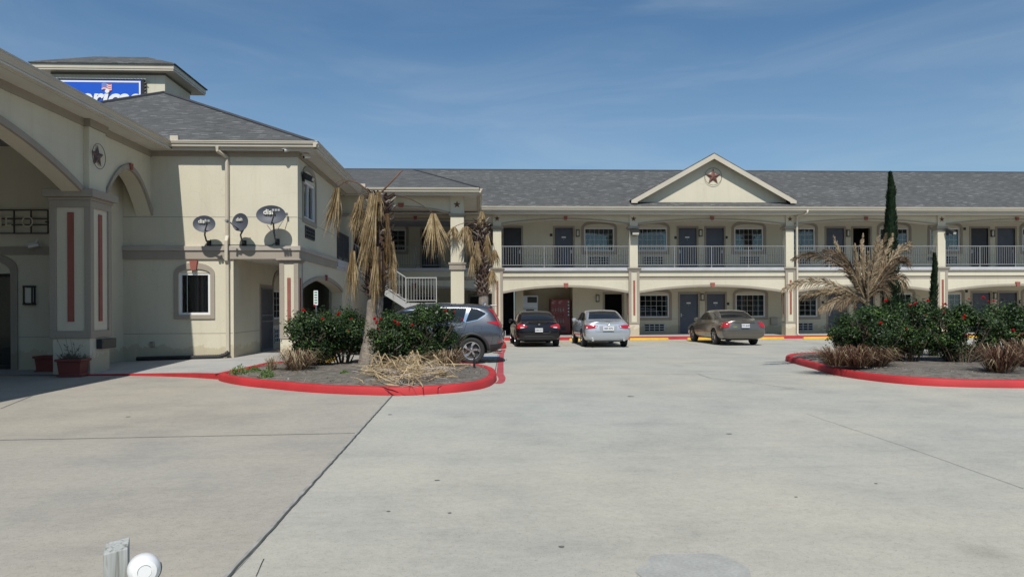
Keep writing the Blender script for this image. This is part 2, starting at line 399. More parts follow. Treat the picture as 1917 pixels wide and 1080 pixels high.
# ------------------------------------------------------------------ ground
mb = MB()
xs = [-400, -60, -20, 0, 20, 60, 400]; ys = [-300, -40, 0, 18, 34.6, 60, 500]
vs = [(x, y, gz(y)) for y in ys for x in xs]
mb.add(vs, [(j * 7 + i, j * 7 + i + 1, (j + 1) * 7 + i + 1, (j + 1) * 7 + i) for j in range(6) for i in range(6)])
g = struct('ground', mb, GROUND)

def strip(name, pts, w, mat, dz=.004, jit=0.0, step=.25, label=None):
    """a thin painted or filled line following pts on the ground"""
    P = []
    for a, b in zip(pts, pts[1:]):
        a, b = Vector(a), Vector(b); n = max(1, int((b - a).length / step))
        P += [a + (b - a) * i / n for i in range(n)]
    P.append(Vector(pts[-1])); vs, fs = [], []
    for i, p in enumerate(P):
        d = (P[min(i + 1, len(P) - 1)] - P[max(i - 1, 0)]).normalized(); nx = Vector((d.y, -d.x))
        o = U(-jit, jit) * .6
        for s in (-1, 1):
            q = p + nx * (s * w * (1 + (U(-jit, jit) * 12 if jit else 0)) / 2 + o); vs.append((q.x, q.y, gz(q.y) + dz))
    fs = [(2 * i, 2 * i + 1, 2 * i + 3, 2 * i + 2) for i in range(len(P) - 1)]
    m = MB(); m.add(vs, fs); return struct(name, m, mat, fixn=False)
JF = M('joint_side_stain', (.30, .30, .275), .95, .25, 6)
strip('joint_filler_strip', [(-1.50, -3), (-1.475, 5), (-1.50, 12.95)], .045, JF, .004, .006, .2)
strip('joint_crack', [(-1.492, -3), (-1.462, 5), (-1.487, 12.95)], .018, CRACK, .008, .007, .10)
strip('slab_joint', [(-16, 8.75), (-6, 8.98), (-1.52, 9.14)], .016, CRACK, .005, .006, .1)
strip('slab_joint', [G(1, 765).xy, G(60, 741).xy, G(120, 727).xy, G(240, 698).xy], .012, CRACK, .005, .003)
strip('slab_joint', [G(960, 701).xy, G(1300, 700).xy, G(1480, 702).xy], .014, CRACK, .004, .006)
strip('slab_joint', [(0.9, 29.35), (40, 29.35)], .03, M('rusty_joint', (.34, .24, .20), .9, .3), .004, .006)
strip('slab_joint', [G(1306, 700).xy, G(1330, 708).xy, G(1400, 716).xy, G(1510, 730).xy], .010, CRACK, .004, .01)
strip('slab_joint', [G(1510, 775).xy, G(1700, 838).xy, G(1917, 915).xy], .005, CRACK, .004, .005)
strip('slab_joint', [G(480, 1079).xy, G(488, 1060).xy, G(494, 1046).xy], .006, CRACK, .004, .004, .05)
strip('slab_joint', [G(926, 700).xy, G(930, 680).xy, G(933, 660).xy], .02, CRACK, .004, .003)

# painted lines
pl = [G(940, 660), G(938, 690), G(937, 703)]
strip('red_painted_line', [(1.02, 26.6), G(939, 662).xy, G(937, 680).xy, G(936, 702.6).xy], .165, REDL, .006)
bl = [(720, 655), (830, 655), (852, 700), (842, 742), (812, 772), (762, 784), (690, 780), (722, 760), (742, 735), (746, 708), (734, 685)]
m = MB(); q_ = [G(840 + x / 7.99, 620 + y / 7.99) for x, y in bl]; m.add([(p.x, p.y, gz(p.y) + .007) for p in q_], [tuple(range(len(q_)))]); struct('red_painted_line', m, REDL, fixn=False)
for (a, b, mt) in [((-3.0, 22.55), (.76, 22.55), BLUEP)]:
    strip('blue_painted_band', [a, b], .75, mt, .006)
strip('white_painted_line', [(-3.0, 23.0), (.76, 23.0)], .1, WHITEP, .010)
strip('white_painted_line', [(-3.0, 22.1), (.76, 22.1)], .1, WHITEP, .010)
for x in (3.72, 6.4, 9.05, 11.75, 14.4, 17.1, 19.8, 22.5):
    strip('faded_stall_line', [(x, 29.2), (x + .12, 33.4)], .12, YELF, .006)
def stain(u, v, r, mat, seed):
    random.seed(seed); c = G(u, v); n = 26; m = MB(); pts = []
    for k in range(n):
        a = 2 * PI * k / n; rr = r * (1 + .35 * noise.noise(Vector((math.cos(a) * 1.5, math.sin(a) * 1.5, seed)))); pts.append((c.x + rr * math.cos(a) * 1.15, c.y + rr * math.sin(a), gz(c.y) + .0035))
    m.add(pts, [tuple(range(n))]); struct('oil_stain', m, mat, fixn=False)
STN = M('old_oil_stain', (.385, .383, .352), .8, .10, 6, fine=.2, fscale=50); STD = M('dark_spot', (.14, .135, .12), .8, .2, 9)
stain(1305, 1068, .30, STN, 1)
for i_, (u_, v_, r_) in enumerate(((1051, 1023, .018), (818, 899, .02), (727, 957, .014), (842, 960, .014), (1365, 812, .03), (730, 776, .03), (1180, 742, .05), (240, 780, .03), (1490, 930, .012), (620, 868, .015), (1640, 905, .014))): stain(u_, v_, r_, STD, i_ + 3)
strip('yellow_painted_line', [(-4.0, 21.2), (.7, 21.2)], .1, YEL, .006)

# wing walkway and kerb
WZ = gz(34.6) + .14
m = MB(); m.box(-14, 60, 34.43, WB + .5, -.3, WZ); struct('wing_walkway', m, WALK)
m = MB(); m.box(1.15, 60, 34.26, 34.43, -.3, WZ + .004); struct('wing_kerb', m, REDK)

# office walk with a kerb that sinks to nothing towards the canopy pillar
wp = [(-13, 18.0, .0), (-9.2, 17.25, .02), (-8.2, 17.2, .03), (-7.2, 16.95, .06), (-6.4, 16.6, .09), (-5.62, 16.1, .12), (-5.45, 17.6, .126), (-5.35, 19.2, .126), (-4.75, 19.7, .126), (-4.72, 34.4, .126)]
m = MB(); top = [Vector(p) for p in wp] + [Vector((-7.3, 34.4, .126)), Vector((-7.3, 21.2, .126)), Vector((-10, 21.2, .064)), Vector((-13, 21.2, .0))]
n = len(top)
m.add([(-13, 18, 0.0), (-9.2, 17.25, .02), (-8.2, 17.2, .03), (-7.2, 16.95, .06), (-6.4, 16.6, .09), (-5.62, 16.1, .12), (-5.45, 17.6, .126), (-5.35, 19.2, .126), (-4.75, 19.7, .126), (-4.72, 34.4, .126),
       (-7.3, 34.4, .126), (-7.3, 21.2, .126), (-10, 21.2, .064), (-13, 21.2, .002)],
      [(0, 1, 12, 13), (1, 2, 12), (2, 3, 12), (3, 4, 11, 12), (4, 5, 11), (5, 6, 11), (6, 7, 11), (7, 8, 11), (8, 9, 10, 11)])
for v in m.v: v.z += .004
struct('office_walk', m, WALK)
m = MB()
for a, b in zip(wp[1:9], wp[2:10]):
    a, b = Vector(a), Vector(b); d = (b - a).normalized(); nx = Vector((d.y, -d.x, 0)) * .0; w = Vector((-d.y, d.x, 0)) * .11
    m.add([a + nx + Vector((0, 0, .009)), b + nx + Vector((0, 0, .009)), b + w + Vector((0, 0, .009)), a + w + Vector((0, 0, .009)), (a.x, a.y, -.2), (b.x, b.y, -.2)], [(0, 1, 2, 3), (4, 5, 1, 0)])
struct('office_walk_kerb', m, REDK)

# ------------------------------------------------------------------ building pieces
def window(parent, T, x0, x1, z0, z1, cols=4, rows=4, curtain='both', arch=None, slide=False, depth=.1, key=None, fw=.06):
    """white frame set in the wall; children: pane, curtain, surround"""
    mb = MB(T)
    fr = fw
    mb.box(x0, x0 + fr, .02, depth, z0, z1); mb.box(x1 - fr, x1, .02, depth, z0, z1)
    mb.box(x0 + fr, x1 - fr, .02, depth, z1 - fr, z1); mb.box(x0 + fr, x1 - fr, .02, depth, z0, z0 + fr)
    gx0, gx1, gz0, gz1 = x0 + fr, x1 - fr, z0 + fr, z1 - fr
    if slide: mb.box((x0 + x1) / 2 - .03, (x0 + x1) / 2 + .03, .03, depth - .01, gz0, gz1)
    for i in range(1, cols):
        x = gx0 + (gx1 - gx0) * i / cols; mb.box(x - .0055, x + .0055, .060, .070, gz0, gz1)
    for j in range(1, rows):
        z = gz0 + (gz1 - gz0) * j / rows; mb.box(gx0, gx1, .062, .072, z - .0055, z + .0055)
    w = mb.build('window', WHITEF, parent)
    p = MB(T); p.box(gx0, gx1, .076, .084, gz0, gz1); p.build('pane', GLASS, w)
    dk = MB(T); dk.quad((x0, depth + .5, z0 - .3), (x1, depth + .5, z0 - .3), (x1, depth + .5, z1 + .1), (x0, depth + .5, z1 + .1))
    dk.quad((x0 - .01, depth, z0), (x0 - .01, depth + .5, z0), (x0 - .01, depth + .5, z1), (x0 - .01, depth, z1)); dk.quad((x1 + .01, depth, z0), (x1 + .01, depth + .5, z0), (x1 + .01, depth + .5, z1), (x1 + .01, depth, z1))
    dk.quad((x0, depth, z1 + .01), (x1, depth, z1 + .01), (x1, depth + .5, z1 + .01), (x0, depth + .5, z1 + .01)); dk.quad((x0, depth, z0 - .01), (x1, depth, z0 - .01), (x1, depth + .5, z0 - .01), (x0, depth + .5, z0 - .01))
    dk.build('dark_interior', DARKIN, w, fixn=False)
    W_ = gx1 - gx0
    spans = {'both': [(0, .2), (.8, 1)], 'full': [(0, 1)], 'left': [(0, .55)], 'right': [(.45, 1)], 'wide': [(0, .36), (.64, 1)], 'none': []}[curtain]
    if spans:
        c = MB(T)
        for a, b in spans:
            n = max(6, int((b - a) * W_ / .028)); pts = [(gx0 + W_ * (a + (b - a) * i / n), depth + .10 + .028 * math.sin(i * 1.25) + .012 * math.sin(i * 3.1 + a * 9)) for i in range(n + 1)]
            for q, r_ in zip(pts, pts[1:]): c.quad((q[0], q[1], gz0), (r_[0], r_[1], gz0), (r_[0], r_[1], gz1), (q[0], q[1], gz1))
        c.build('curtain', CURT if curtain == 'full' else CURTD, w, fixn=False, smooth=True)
    if arch:
        ow, apex = arch.get('w', .12), arch['apex']; zb = arch.get('zb', z0 - .12); zs = arch.get('zs', z1)
        hw = (x1 - x0) / 2; xm = (x0 + x1) / 2
        def path(e, top, bot):
            a0, a1 = x0 - e, x1 + e
            return [(a0, bot)] + ell(a0, a1, zs, top, 16) + [(a1, bot)]
        s = MB(T); o_, i_ = path(ow, apex, zb), path(.02, apex - ow * 1.25, zb)
        s.ribbon(o_, i_, -.035, .0)
        s.box(x0 - .02, x1 + .02, -.038, .0, zb, z0 - .005)
        s.build('window_surround', TAUPE, w)
        if key:
            k = MB(T); k.prism([(xm - .07, apex - ow * 1.5), (xm + .07, apex - ow * 1.5), (xm + .11, apex + .06), (xm - .11, apex + .06)], -.09, -.0); k.build('keystone', BRICKRED, w)
    return w
def door(parent, T, x0, x1, z0, z1, dark=False, handle='l', plaque=False, is_open=False, casing=True):
    mb = MB(T)
    if is_open:
        mb.box(x0, x0 + .03, .02, .75, z0, z1 - .01)
    else:
        mb.box(x0, x1, .05, .09, z0, z1 - .003)
    d = mb.build('door', DOORD if dark else DOORM, parent)
    if casing:
        c = MB(T); cw = .10
        c.box(x0 - cw, x0, -.02, .06, z0, z1 + cw); c.box(x1, x1 + cw, -.02, .06, z0, z1 + cw); c.box(x0, x1, -.02, .06, z1, z1 + cw)
        c.build('door_casing', TAUPE, d)
    if is_open:
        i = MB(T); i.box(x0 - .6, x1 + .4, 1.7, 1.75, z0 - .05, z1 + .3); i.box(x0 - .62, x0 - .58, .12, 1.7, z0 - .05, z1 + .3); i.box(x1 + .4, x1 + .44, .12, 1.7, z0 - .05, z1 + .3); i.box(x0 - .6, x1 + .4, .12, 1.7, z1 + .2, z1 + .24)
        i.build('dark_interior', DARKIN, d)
    else:
        h = MB(T); hx = x0 + .08 if handle == 'l' else x1 - .08; sg = 1 if handle == 'l' else -1; hz = z0 + .98
        h.box(hx - .025, hx + .025, .035, .05, hz - .09, hz + .09); h.tube([(hx, .04, hz), (hx, .0, hz), (hx + sg * .11, -.005, hz - .005)], .011, 6)
        h.build('handle', STEEL, d)
        if plaque:
            q = MB(T); xm = (x0 + x1) / 2; q.box(xm - .11, xm + .11, .04, .052, z1 - .52, z1 - .45); q.box(xm - .012, xm + .012, .04, .055, z1 - .62, z1 - .6); q.build('number_plate', WHITEF, d)
    return d
def lantern(parent, T, x, z):
    l = MB(T); w, h = .075, .15
    l.box(x - w, x + w, -.02, 0, z - h, z + h)
    for sx in (-1, 1): l.box(x + sx * w - .012, x + sx * w + .012, -.12, -.10, z - h, z + h); l.box(x + sx * w - .012, x + sx * w + .012, -.10, -.02, z - h, z - h + .02)
    l.box(x - w - .012, x + w + .012, -.13, -.0, z + h, z + h + .03); l.box(x - w - .012, x + w + .012, -.13, -.0, z - h - .03, z - h)
    o = l.build('wall_lantern', BLACK, parent)
    g_ = MB(T); g_.box(x - w + .02, x + w - .02, -.095, -.022, z - h + .01, z + h - .01); g_.build('lamp_glass', LAMPG, o)
    return o
def grille(parent, T, x0, x1, z0, z1, cols=7, rows=3, light=GRILL):
    mb = MB(T); mb.box(x0 - .02, x1 + .02, -.012, .0, z0 - .02, z1 + .02, mi=1)
    for i in range(cols + 1):
        x = x0 + (x1 - x0) * i / cols; mb.box(x - .017, x + .017, -.035, -.012, z0, z1)
    for j in range(rows + 1):
        z = z0 + (z1 - z0) * j / rows; mb.box(x0, x1, -.032, -.014, z - .017, z + .017)
    return mb.build('ac_grille', [light, DARKIN], parent)
def plaque(parent, T, x, z, s=.07):
    mb = MB(T); mb.box(x - s, x + s, -.015, 0, z - s, z + s); return mb.build('room_sign', BLACK, parent)
def railing(parent, T, x0, x1, z0, z1, mat=GREYF, step=.115, posts=2.0, base=None):
    mb = MB(T); n = max(1, round((x1 - x0) / step)); base = z0 - .1 if base is None else base
    mb.box(x0, x1, -.025, .025, z1 - .045, z1); mb.box(x0, x1, -.018, .018, z0, z0 + .035)
    for i in range(1, n):
        x = x0 + (x1 - x0) * i / n; mb.box(x - .008, x + .008, -.008, .008, z0 + .035, z1 - .045)
    k = max(1, round((x1 - x0) / posts))
    for i in range(k + 1):
        x = x0 + (x1 - x0) * i / k; x = min(max(x, x0 + .022), x1 - .022); mb.box(x - .021, x + .021, -.021, .021, base, z1 - .046)
    return mb.build('railing', mat, parent)
def gutter(mb, p0, p1, out, mi=None):
    """K-style gutter; p0,p1 = top inner edge, out = outward unit vector"""
    prof = [(0, -.02), (0, -.17), (.07, -.17), (.085, -.15), (.085, -.105), (.125, -.07), (.125, -.035), (.14, -.03), (.14, 0), (.12, 0), (.12, -.02)]
    p0, p1, o = Vector(p0), Vector(p1), Vector(out); n = len(prof)
    vs = [p0 + o * a + Vector((0, 0, b)) for a, b in prof] + [p1 + o * a + Vector((0, 0, b)) for a, b in prof]
    mb.add(vs, [tuple(range(n)), tuple(range(2 * n - 1, n - 1, -1))] + [(i, (i + 1) % n, (i + 1) % n + n, i + n) for i in range(n)], mi)
def roofslab(mb, pts, t=.06, mi=None):
    n = len(pts); P = [Vector(p) for p in pts]
    vs = P + [p - Vector((0, 0, t)) for p in P]
    mb.add(vs, [tuple(range(n)), tuple(range(2 * n - 1, n - 1, -1))] + [(i, i + n, (i + 1) % n + n, (i + 1) % n) for i in range(n)], mi)
def column(parent, T, xc, w, z0, zb, zc, zt, d=None, upper=False, y=0.0):
    """lower column: plinth, taupe shaft with cream panel and red stripe, moulded capital"""
    d = d or w; h = w / 2
    if not upper:
        b = MB(T); b.box(xc - h, xc + h, y, y + d, z0, zb); b.box(xc - h - .0, xc + h + .0, y + .003, y + d - .003, zb, zc)
        c = b.build('column', CREAM, parent, bevel=.006)
        f = MB(T); fw = .115 * w / .5
        for xx in (xc - h, xc + h - fw): f.box(xx - (.012 if xx < xc else 0), xx + fw + (.012 if xx > xc else 0), y - .02, y + .06, zb + .1, zc)
        f.box(xc - h - .012, xc + h + .012, y - .022, y + .06, zb, zb + .1)
        f.box(xc - h - .014, xc - h - .0, y + .06, y + d + .01, zb, zb + .1); f.box(xc + h, xc + h + .014, y + .06, y + d + .01, zb, zb + .1)
        f.box(xc - h - .012, xc - h, y + d - .07, y + d + .01, zb + .1, zc); f.box(xc + h, xc + h + .012, y + d - .07, y + d + .01, zb + .1, zc)
        f.build('trim', TAUPE, c)
        s = MB(T); sw = .045 * w / .5; s.box(xc - sw, xc + sw, y - .03, y + .0, zb + .45, zc - .42)
        s.box(xc - h - .02, xc - h, y + d / 2 - sw, y + d / 2 + sw, zb + .45, zc - .42); s.box(xc + h, xc + h + .02, y + d / 2 - sw, y + d / 2 + sw, zb + .45, zc - .42)
        s.build('stripe', BRICKRED, c)
        k = MB(T)
        for e, a, bb in ((.025, zc, zc + (zt - zc) * .34), (.055, zc + (zt - zc) * .34, zc + (zt - zc) * .68), (.095, zc + (zt - zc) * .68, zt)): k.box(xc - h - e, xc + h + e, y - e, y + d + e, a, bb)
        k.build('capital', TAUPE, c, bevel=.006)
    else:
        b = MB(T); b.box(xc - h, xc + h, y, y + d, z0, zc); c = b.build('column', CREAM, parent, bevel=.006)
        k = MB(T)
        for e, a, bb in ((.03, zc, zc + .07), (.09, zc + .07, zc + .17)): k.box(xc - h - e, xc + h + e, y - e, y + d + e, a, bb)
        k.build('capital', TAUPE, c, bevel=.005)
        p = MB(T); p.box(xc - h, xc + h, y - .02, y + d, zc + .17, zt); p.build('pilaster', CREAM, c)
        s = MB(T); star_mesh(s, .145, T3(xc, y - .025, (zc + .17 + zt) / 2 + .01), .05); s.build('star', RUST, c)
    return c
def archbeam(parent, T, x0, x1, zs, za, zt, y0=0.0, d=.35, name='arch_beam', key=True, trim=.10, keyw=.11, keyh=.22):
    a = arc(x0, x1, zs, za, 20)
    mb = MB(T); mb.prism([(x0, zt)] + a + [(x1, zt)], y0, y0 + d); o = mb.build(name, CREAM, parent)
    t = MB(T); t.ribbon([(x, z + trim) for x, z in a], [(x, z - .004) for x, z in a], y0 - .03, y0 + .01); t.build('arch_trim', TAUPE, o)
    if key:
        k = MB(T); xm = (x0 + x1) / 2; k.prism([(xm - keyw * .75, za - .03), (xm + keyw * .75, za - .03), (xm + keyw, za - .03 + keyh), (xm - keyw, za - .03 + keyh)], y0 - .09, y0 - .02); k.build('keystone', BRICKRED, o)
    return o

# ================================================================== THE GUEST WING
wing = thing('motel_wing', (8, FC, WZ), 'long two-storey cream stucco guest wing with grey shingle roof, arched bays and balcony railing', 'building')
cw_ = [xF(931), xF(1186.5), xF(1479), xF(1763)]
colx = cw_ + [cw_[3] + 7.8, cw_[3] + 15.6]
fl2 = zF(501)                      # upper floor level at the facade
T0 = FR(0, FC); TW = FR(0, WB)
z1, z2 = zW(550), zW(427)           # door heads
upwin = [(730, 760, 'none'), (1094, 1150, 'full'), (1193, 1249, 'none'), (1375, 1429, 'wide'), (1471, 1526, 'wide'), (1647, 1701, 'both'), (1742, 1797, 'full'), (1914, 1968, 'both')]
lowin = [(1196, 1252, 'none'), (1377, 1432, 'wide'), (1475, 1530, 'both'), (1653, 1708, 'wide'), (1746, 1800, 'wide'), (1916, 1970, 'both')]
updoor = [(650, 682, 'r', 1, 0), (690, 722, 'l', 1, 0), (790, 822, 'r', 1, 0), (880, 914, 'r', 1, 0), (943, 976, 'r', 1, 0), (1039, 1072.5, 'r', 0, 0), (1270.5, 1304, 'l', 0, 0), (1322, 1355, 'r', 0, 0), (1547, 1580, 'l', 0, 0), (1597, 1629, 'r', 1, 1), (1818, 1850, 'l', 1, 0), (1867, 1900, 'r', 0, 0)]
lodoor = [(700, 734, 'r', 1, 0), (780, 812, 'r', 1, 0), (880, 905, 'r', 1, 0), (1131.5, 1164.5, 'r', 1, 1), (1272.5, 1306, 'l', 0, 0), (1323, 1356.5, 'r', 0, 0), (1550, 1585, 'l', 0, 0), (1601, 1634, 'r', 0, 0), (1820, 1853, 'l', 0, 0), (1870, 1903, 'r', 0, 0)]
wz0, wz1 = zW(470), zW(427); lz0, lz1 = zW(594), zW(551)
XB, BD = 1.05, 2.6; TB = FR(0, WB + BD)  # breezeway wall set back, a shape chosen to deepen the shade here
def xB(u): return atY(u, 500, WB + BD).x
bw = [w_ for w_ in upwin if w_[0] < 900]; bdo = [w_ for w_ in updoor if w_[0] < 930]; bdl = [w_ for w_ in lodoor if w_[0] < 930]
upwin = [w_ for w_ in upwin if w_[0] > 900]; updoor = [w_ for w_ in updoor if w_[0] > 930]; lodoor = [w_ for w_ in lodoor if w_[0] > 930]
holes_u = [(xW(a), xW(b), wz0, wz1) for a, b, c in upwin] + [(xW(a), xW(b), fl2, z2) for a, b, *_ in updoor]
holes_l = [(xW(a), xW(b), lz0, lz1) for a, b, c in lowin] + [(xW(a), xW(b), WZ, z1) for a, b, *_ in lodoor]
alc0, alc1 = xW(978), xW(1072)      # vending alcove
hall0, hall1 = xW(940), xW(963)
holes_l += [(alc0, alc1, WZ, zF(505) - .3), (hall0, hall1, WZ, 2.55)]
m = MB(TW)
wall_holes(m, XB, colx[-1] + 3, fl2, 5.95, holes_u)
wall_holes(m, XB, colx[-1] + 3, WZ - .1, fl2 - .3, holes_l)
m.box(XB, XB + .15, .0, BD, WZ, 5.95)
m.quad((alc0, 0.12, WZ), (alc0, 1.5, WZ), (alc0, 1.5, 3), (alc0, .12, 3)); m.quad((alc1, 0.12, WZ), (alc1, 1.5, WZ), (alc1, 1.5, 3), (alc1, .12, 3)); m.quad((alc0, 1.5, WZ), (alc1, 1.5, WZ), (alc1, 1.5, 3), (alc0, 1.5, 3))
m.quad((alc0, 0, 2.95), (alc1, 0, 2.95), (alc1, 1.5, 2.95), (alc0, 1.5, 2.95))
m.box(xW(963), xW(978), -.6, -.001, WZ, fl2 - .3)
wl = m.build('wall', CREAM, wing, fixn=False)
s = MB(TW)
for z, segs in ((WZ + .78, [(a, b) for a, b in zip([h[1] for h in sorted(holes_l)], [h[0] for h in sorted(holes_l)][1:])]), (fl2 + .78, [(a, b) for a, b in zip([h[1] for h in sorted(holes_u)], [h[0] for h in sorted(holes_u)][1:])])):
    for a, b in segs:
        if b > a and a > 0: s.box(a + .12, b - .12, -.003, .003, z, z + .012)
s.build('control_joint', TAUPE, wl)
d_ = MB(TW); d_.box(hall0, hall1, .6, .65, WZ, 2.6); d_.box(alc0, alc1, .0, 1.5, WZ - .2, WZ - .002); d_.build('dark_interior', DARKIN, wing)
bz = lambda v: atY(745, v, WB + BD).z
m = MB(TB); wall_holes(m, -12, XB + .1, fl2, 5.95, [(xB(a), xB(b), bz(470), bz(430)) for a, b, c in bw] + [(xB(a), xB(b), fl2, bz(430)) for a, b, *_ in bdo]); m.build('breezeway_wall', CREAM, wing, fixn=False)
m = MB(TB); wall_holes(m, -12, XB + .1, WZ - .1, fl2 - .3, [(xB(a), xB(b), WZ, 2.1) for a, b, *_ in bdl]); m.build('breezeway_wall', CREAM, wing, fixn=False)
for a, b, c in bw: window(wing, TB, xB(a), xB(b), bz(470), bz(430), 2, 4, c, dict(apex=bz(415), w=.15, zb=bz(476)))
for a, b, h, dk, op in bdo: door(wing, TB, xB(a), xB(b), fl2, bz(430), True, h)
for a, b, h, dk, op in bdl: door(wing, TB, xB(a), xB(b), WZ, 2.1, True, h)
m = MB(); m.box(-7.0, XB, WB - .0, WB + BD - .001, fl2 - .30, fl2 - .157); m.box(-7.0, XB, WB + .2, WB + BD - .001, fl2 - .156, fl2 - .001); m.box(-7.0, XB, WB, WB + BD - .001, 5.95, 6.0); m.build('breezeway_floor', SLAB, wing)
for a, b, c in upwin: window(wing, TW, xW(a), xW(b), wz0, wz1, 6, 4, c, dict(apex=zW(413), w=.15, zb=zW(476)))
for a, b, c in lowin: window(wing, TW, xW(a), xW(b), lz0, lz1, 5, 4, c, dict(apex=zW(539), w=.15, zb=zW(599)))
for i, (a, b, h, dk, op) in enumerate(updoor): door(wing, TW, xW(a), xW(b), fl2, z2, dk, h, i in (1, 2), op)
for i, (a, b, h, dk, op) in enumerate(lodoor): door(wing, TW, xW(a), xW(b), WZ, z1, dk, h, i in (1, 2), op)
for u, v in ((1081.5, 437), (1311, 436.5), (1587, 437), (1857, 437), (1118, 558), (1314, 556.5), (1861, 556)): lantern(wing, TW, xW(u), zW(v))
for u, v in ((1032, 440), (1265, 445), (1360, 444.5), (1362.5, 569), (1540, 567), (1907, 567), (1806, 428), (1809, 547)): plaque(wing, TW, xW(u), zW(v))
for a, b in ((1103, 1140), (1204, 1241), (1385, 1421), (1481, 1517), (1658, 1694), (1754, 1791)): grille(wing, TW, xW(a), xW(b), zW(495), zW(480.5))
for a, b in ((1206, 1243), (1386, 1423), (1484, 1521), (1662, 1699), (1756, 1792)): grille(wing, TW, xW(a), xW(b), zW(619.5), zW(606), 4, 3)
m = MB(TW); m.box(xW(1441), xW(1454), -.10, 0, zW(609), zW(595)); m.box(xW(1442), xW(1453), -.115, -.10, zW(608), zW(596)); m.build('utility_panel', M('panel_tan', (.40, .36, .30), .6, .08), wing, bevel=.01)
m = MB(TW); m.box(xW(1736), xW(1744), -.08, 0, zW(488), zW(482)); m.build('utility_panel', GREYF, wing)
# floors and ceilings
m = MB(); m.box(-7.0, colx[-1] + 1, FC - .10, WB + .2, fl2 - .155, fl2); m.build('balcony_slab', SLAB, wing, bevel=.008)
m = MB(); m.box(-7.0, colx[-1] + 1, FC + .35, WB - .001, fl2 - .30, fl2 - .157); m.build('balcony_soffit', SOFFIT, wing)
m = MB(); m.box(-7.0, colx[-1] + 1, FC - .60, WB - .001, 5.95, 6.0); m.build('eave_soffit', SOFFIT, wing)
bz0, bz1 = zF(517), zF(508)
lo_s, lo_a, up_s, up_a = zF(548.5), zF(537), zF(420), zF(411)
bays = [(-6.6, colx[0])] + list(zip(colx, colx[1:]))
for i, (a, b) in enumerate(bays):
    l0, l1 = a + (.25 if i else 0), b - .25
    archbeam(wing, T0, l0, l1, lo_s, lo_a, zF(524), .02, .33)
    f = MB(T0); f.box(l0, l1, .0, .35, zF(517.5), fl2 - .158); f.build('fascia', CREAM, wing)
    f = MB(T0); f.box(l0, l1, .045, .34, zF(524.2), zF(517.6)); f.build('band', TAUPE, wing)
    u0, u1 = a + (.19 if i else 0), b - .19
    archbeam(wing, T0, u0, u1, up_s, up_a, zF(396.5), .04, .30, trim=.07, keyw=.085, keyh=.17)
    railing(wing, T0 @ T3(0, .12, 0), u0 + .005, u1 - .005, zF(496.5), zF(460), base=fl2)
    f = MB(T0); f.box(a if i else a, b, -.02, .33, zF(396.3), 5.95); f.build('frieze', TAUPE, wing)
for x in colx[:-1]:
    column(wing, T0, x, .50, WZ, zF(606.5), zF(509), fl2 + .0, d=.5, y=-.06)
    column(wing, T0, x, .40, fl2 + .003, None, zF(430.5), zF(396.6), d=.40, upper=True, y=.0)
# roof
s45 = .45; yr = 40.7; zr = EV + s45 * (yr - 34.06)
m = MB(); XR = colx[-1] + 2
roofslab(m, [(-16, 34.02, EV + .0), (XR, 34.02, EV + .0), (XR, yr, zr), (-16, yr, zr)])
roofslab(m, [(-16, yr, zr), (XR, yr, zr), (XR, 47.4, EV), (-16, 47.4, EV)])
roof = m.build('roof', ROOF, wing)
m = MB(); m.prism([(0, 0)] * 0 or [(-.13, -.055), (.13, -.055), (.03, .03), (-.03, .03)], 0, 1)
m = MB(Matrix.Translation((0, yr, zr)) @ Matrix.Rotation(-PI / 2, 4, 'Z')); m.prism([(-.14, -.055), (0, .035), (.14, -.055)], -16, XR); m.build('ridge_cap', M('ridge_shingle', (.045, .047, .055), .9, .2), roof)
m = MB(); gutter(m, (.12, 34.06, EV), (XR, 34.06, EV), (0, -1, 0)); m.box(.12, XR, 34.062, 34.12, EV - .25, EV - .005); m.build('gutter', GUTTER, wing)
for x in ((xF(1499)),):
    m = MB(); m.tube([(x, 33.98, EV - .12), (x, 34.0, EV - .3), (x - .22, 34.55, zF(404)), (x - .24, 34.62, zF(412)), (x - .24, 34.62, .15), (x - .22, 34.45, .06)], .055, 8); m.build('downspout', GUTTER, wing, smooth=True)
# dormer gable
gyy = FC - .0; ga = atY(1337, 286, FC - .42); gl = atY(1182, 373, FC - .42); gr = atY(1491, 373, FC - .42)
gm = (gl.x + gr.x) / 2; hw = (gr.x - gl.x) / 2; gsl = (ga.z - gl.z) / hw
dm = MB(); dw = hw - .32; dm.prism([(gm - dw, 6.3), (gm + dw, 6.3), (gm + dw, ga.z - .07 - dw * gsl), (gm, ga.z - .07), (gm - dw, ga.z - .07 - dw * gsl)], FC, FC + .12); dorm = dm.build('dormer', CREAM, wing)
rk = MB()
for s_ in (-1, 1):
    e = Vector((gm + s_ * hw, FC - .42, gl.z)); a = Vector((gm, FC - .42, ga.z))
    dpt = (FC + 5.6)
    # roof plane running back into the wing roof
    roofslab(rk, [e, a, (gm, dpt, ga.z), (gm + s_ * hw, dpt, gl.z)][::s_], .05)
rk.build('roof', ROOF, dorm)
fa = MB()
for s_ in (-1, 1):
    e = (gm + s_ * hw, gl.z - .055); a = (gm, ga.z - .055); t = .21
    fa.prism([e, a, (a[0], a[1] - t * 1.15), (e[0] - s_ * .30, e[1] + .30 * gsl - t * 1.15), (e[0] - s_ * .30, e[1] - .13), (e[0], e[1] - .13)], FC - .44, FC - .40)
fa.build('rake_board', GUTTER, dorm)
medc = atY(1335, 331, FC - .03)
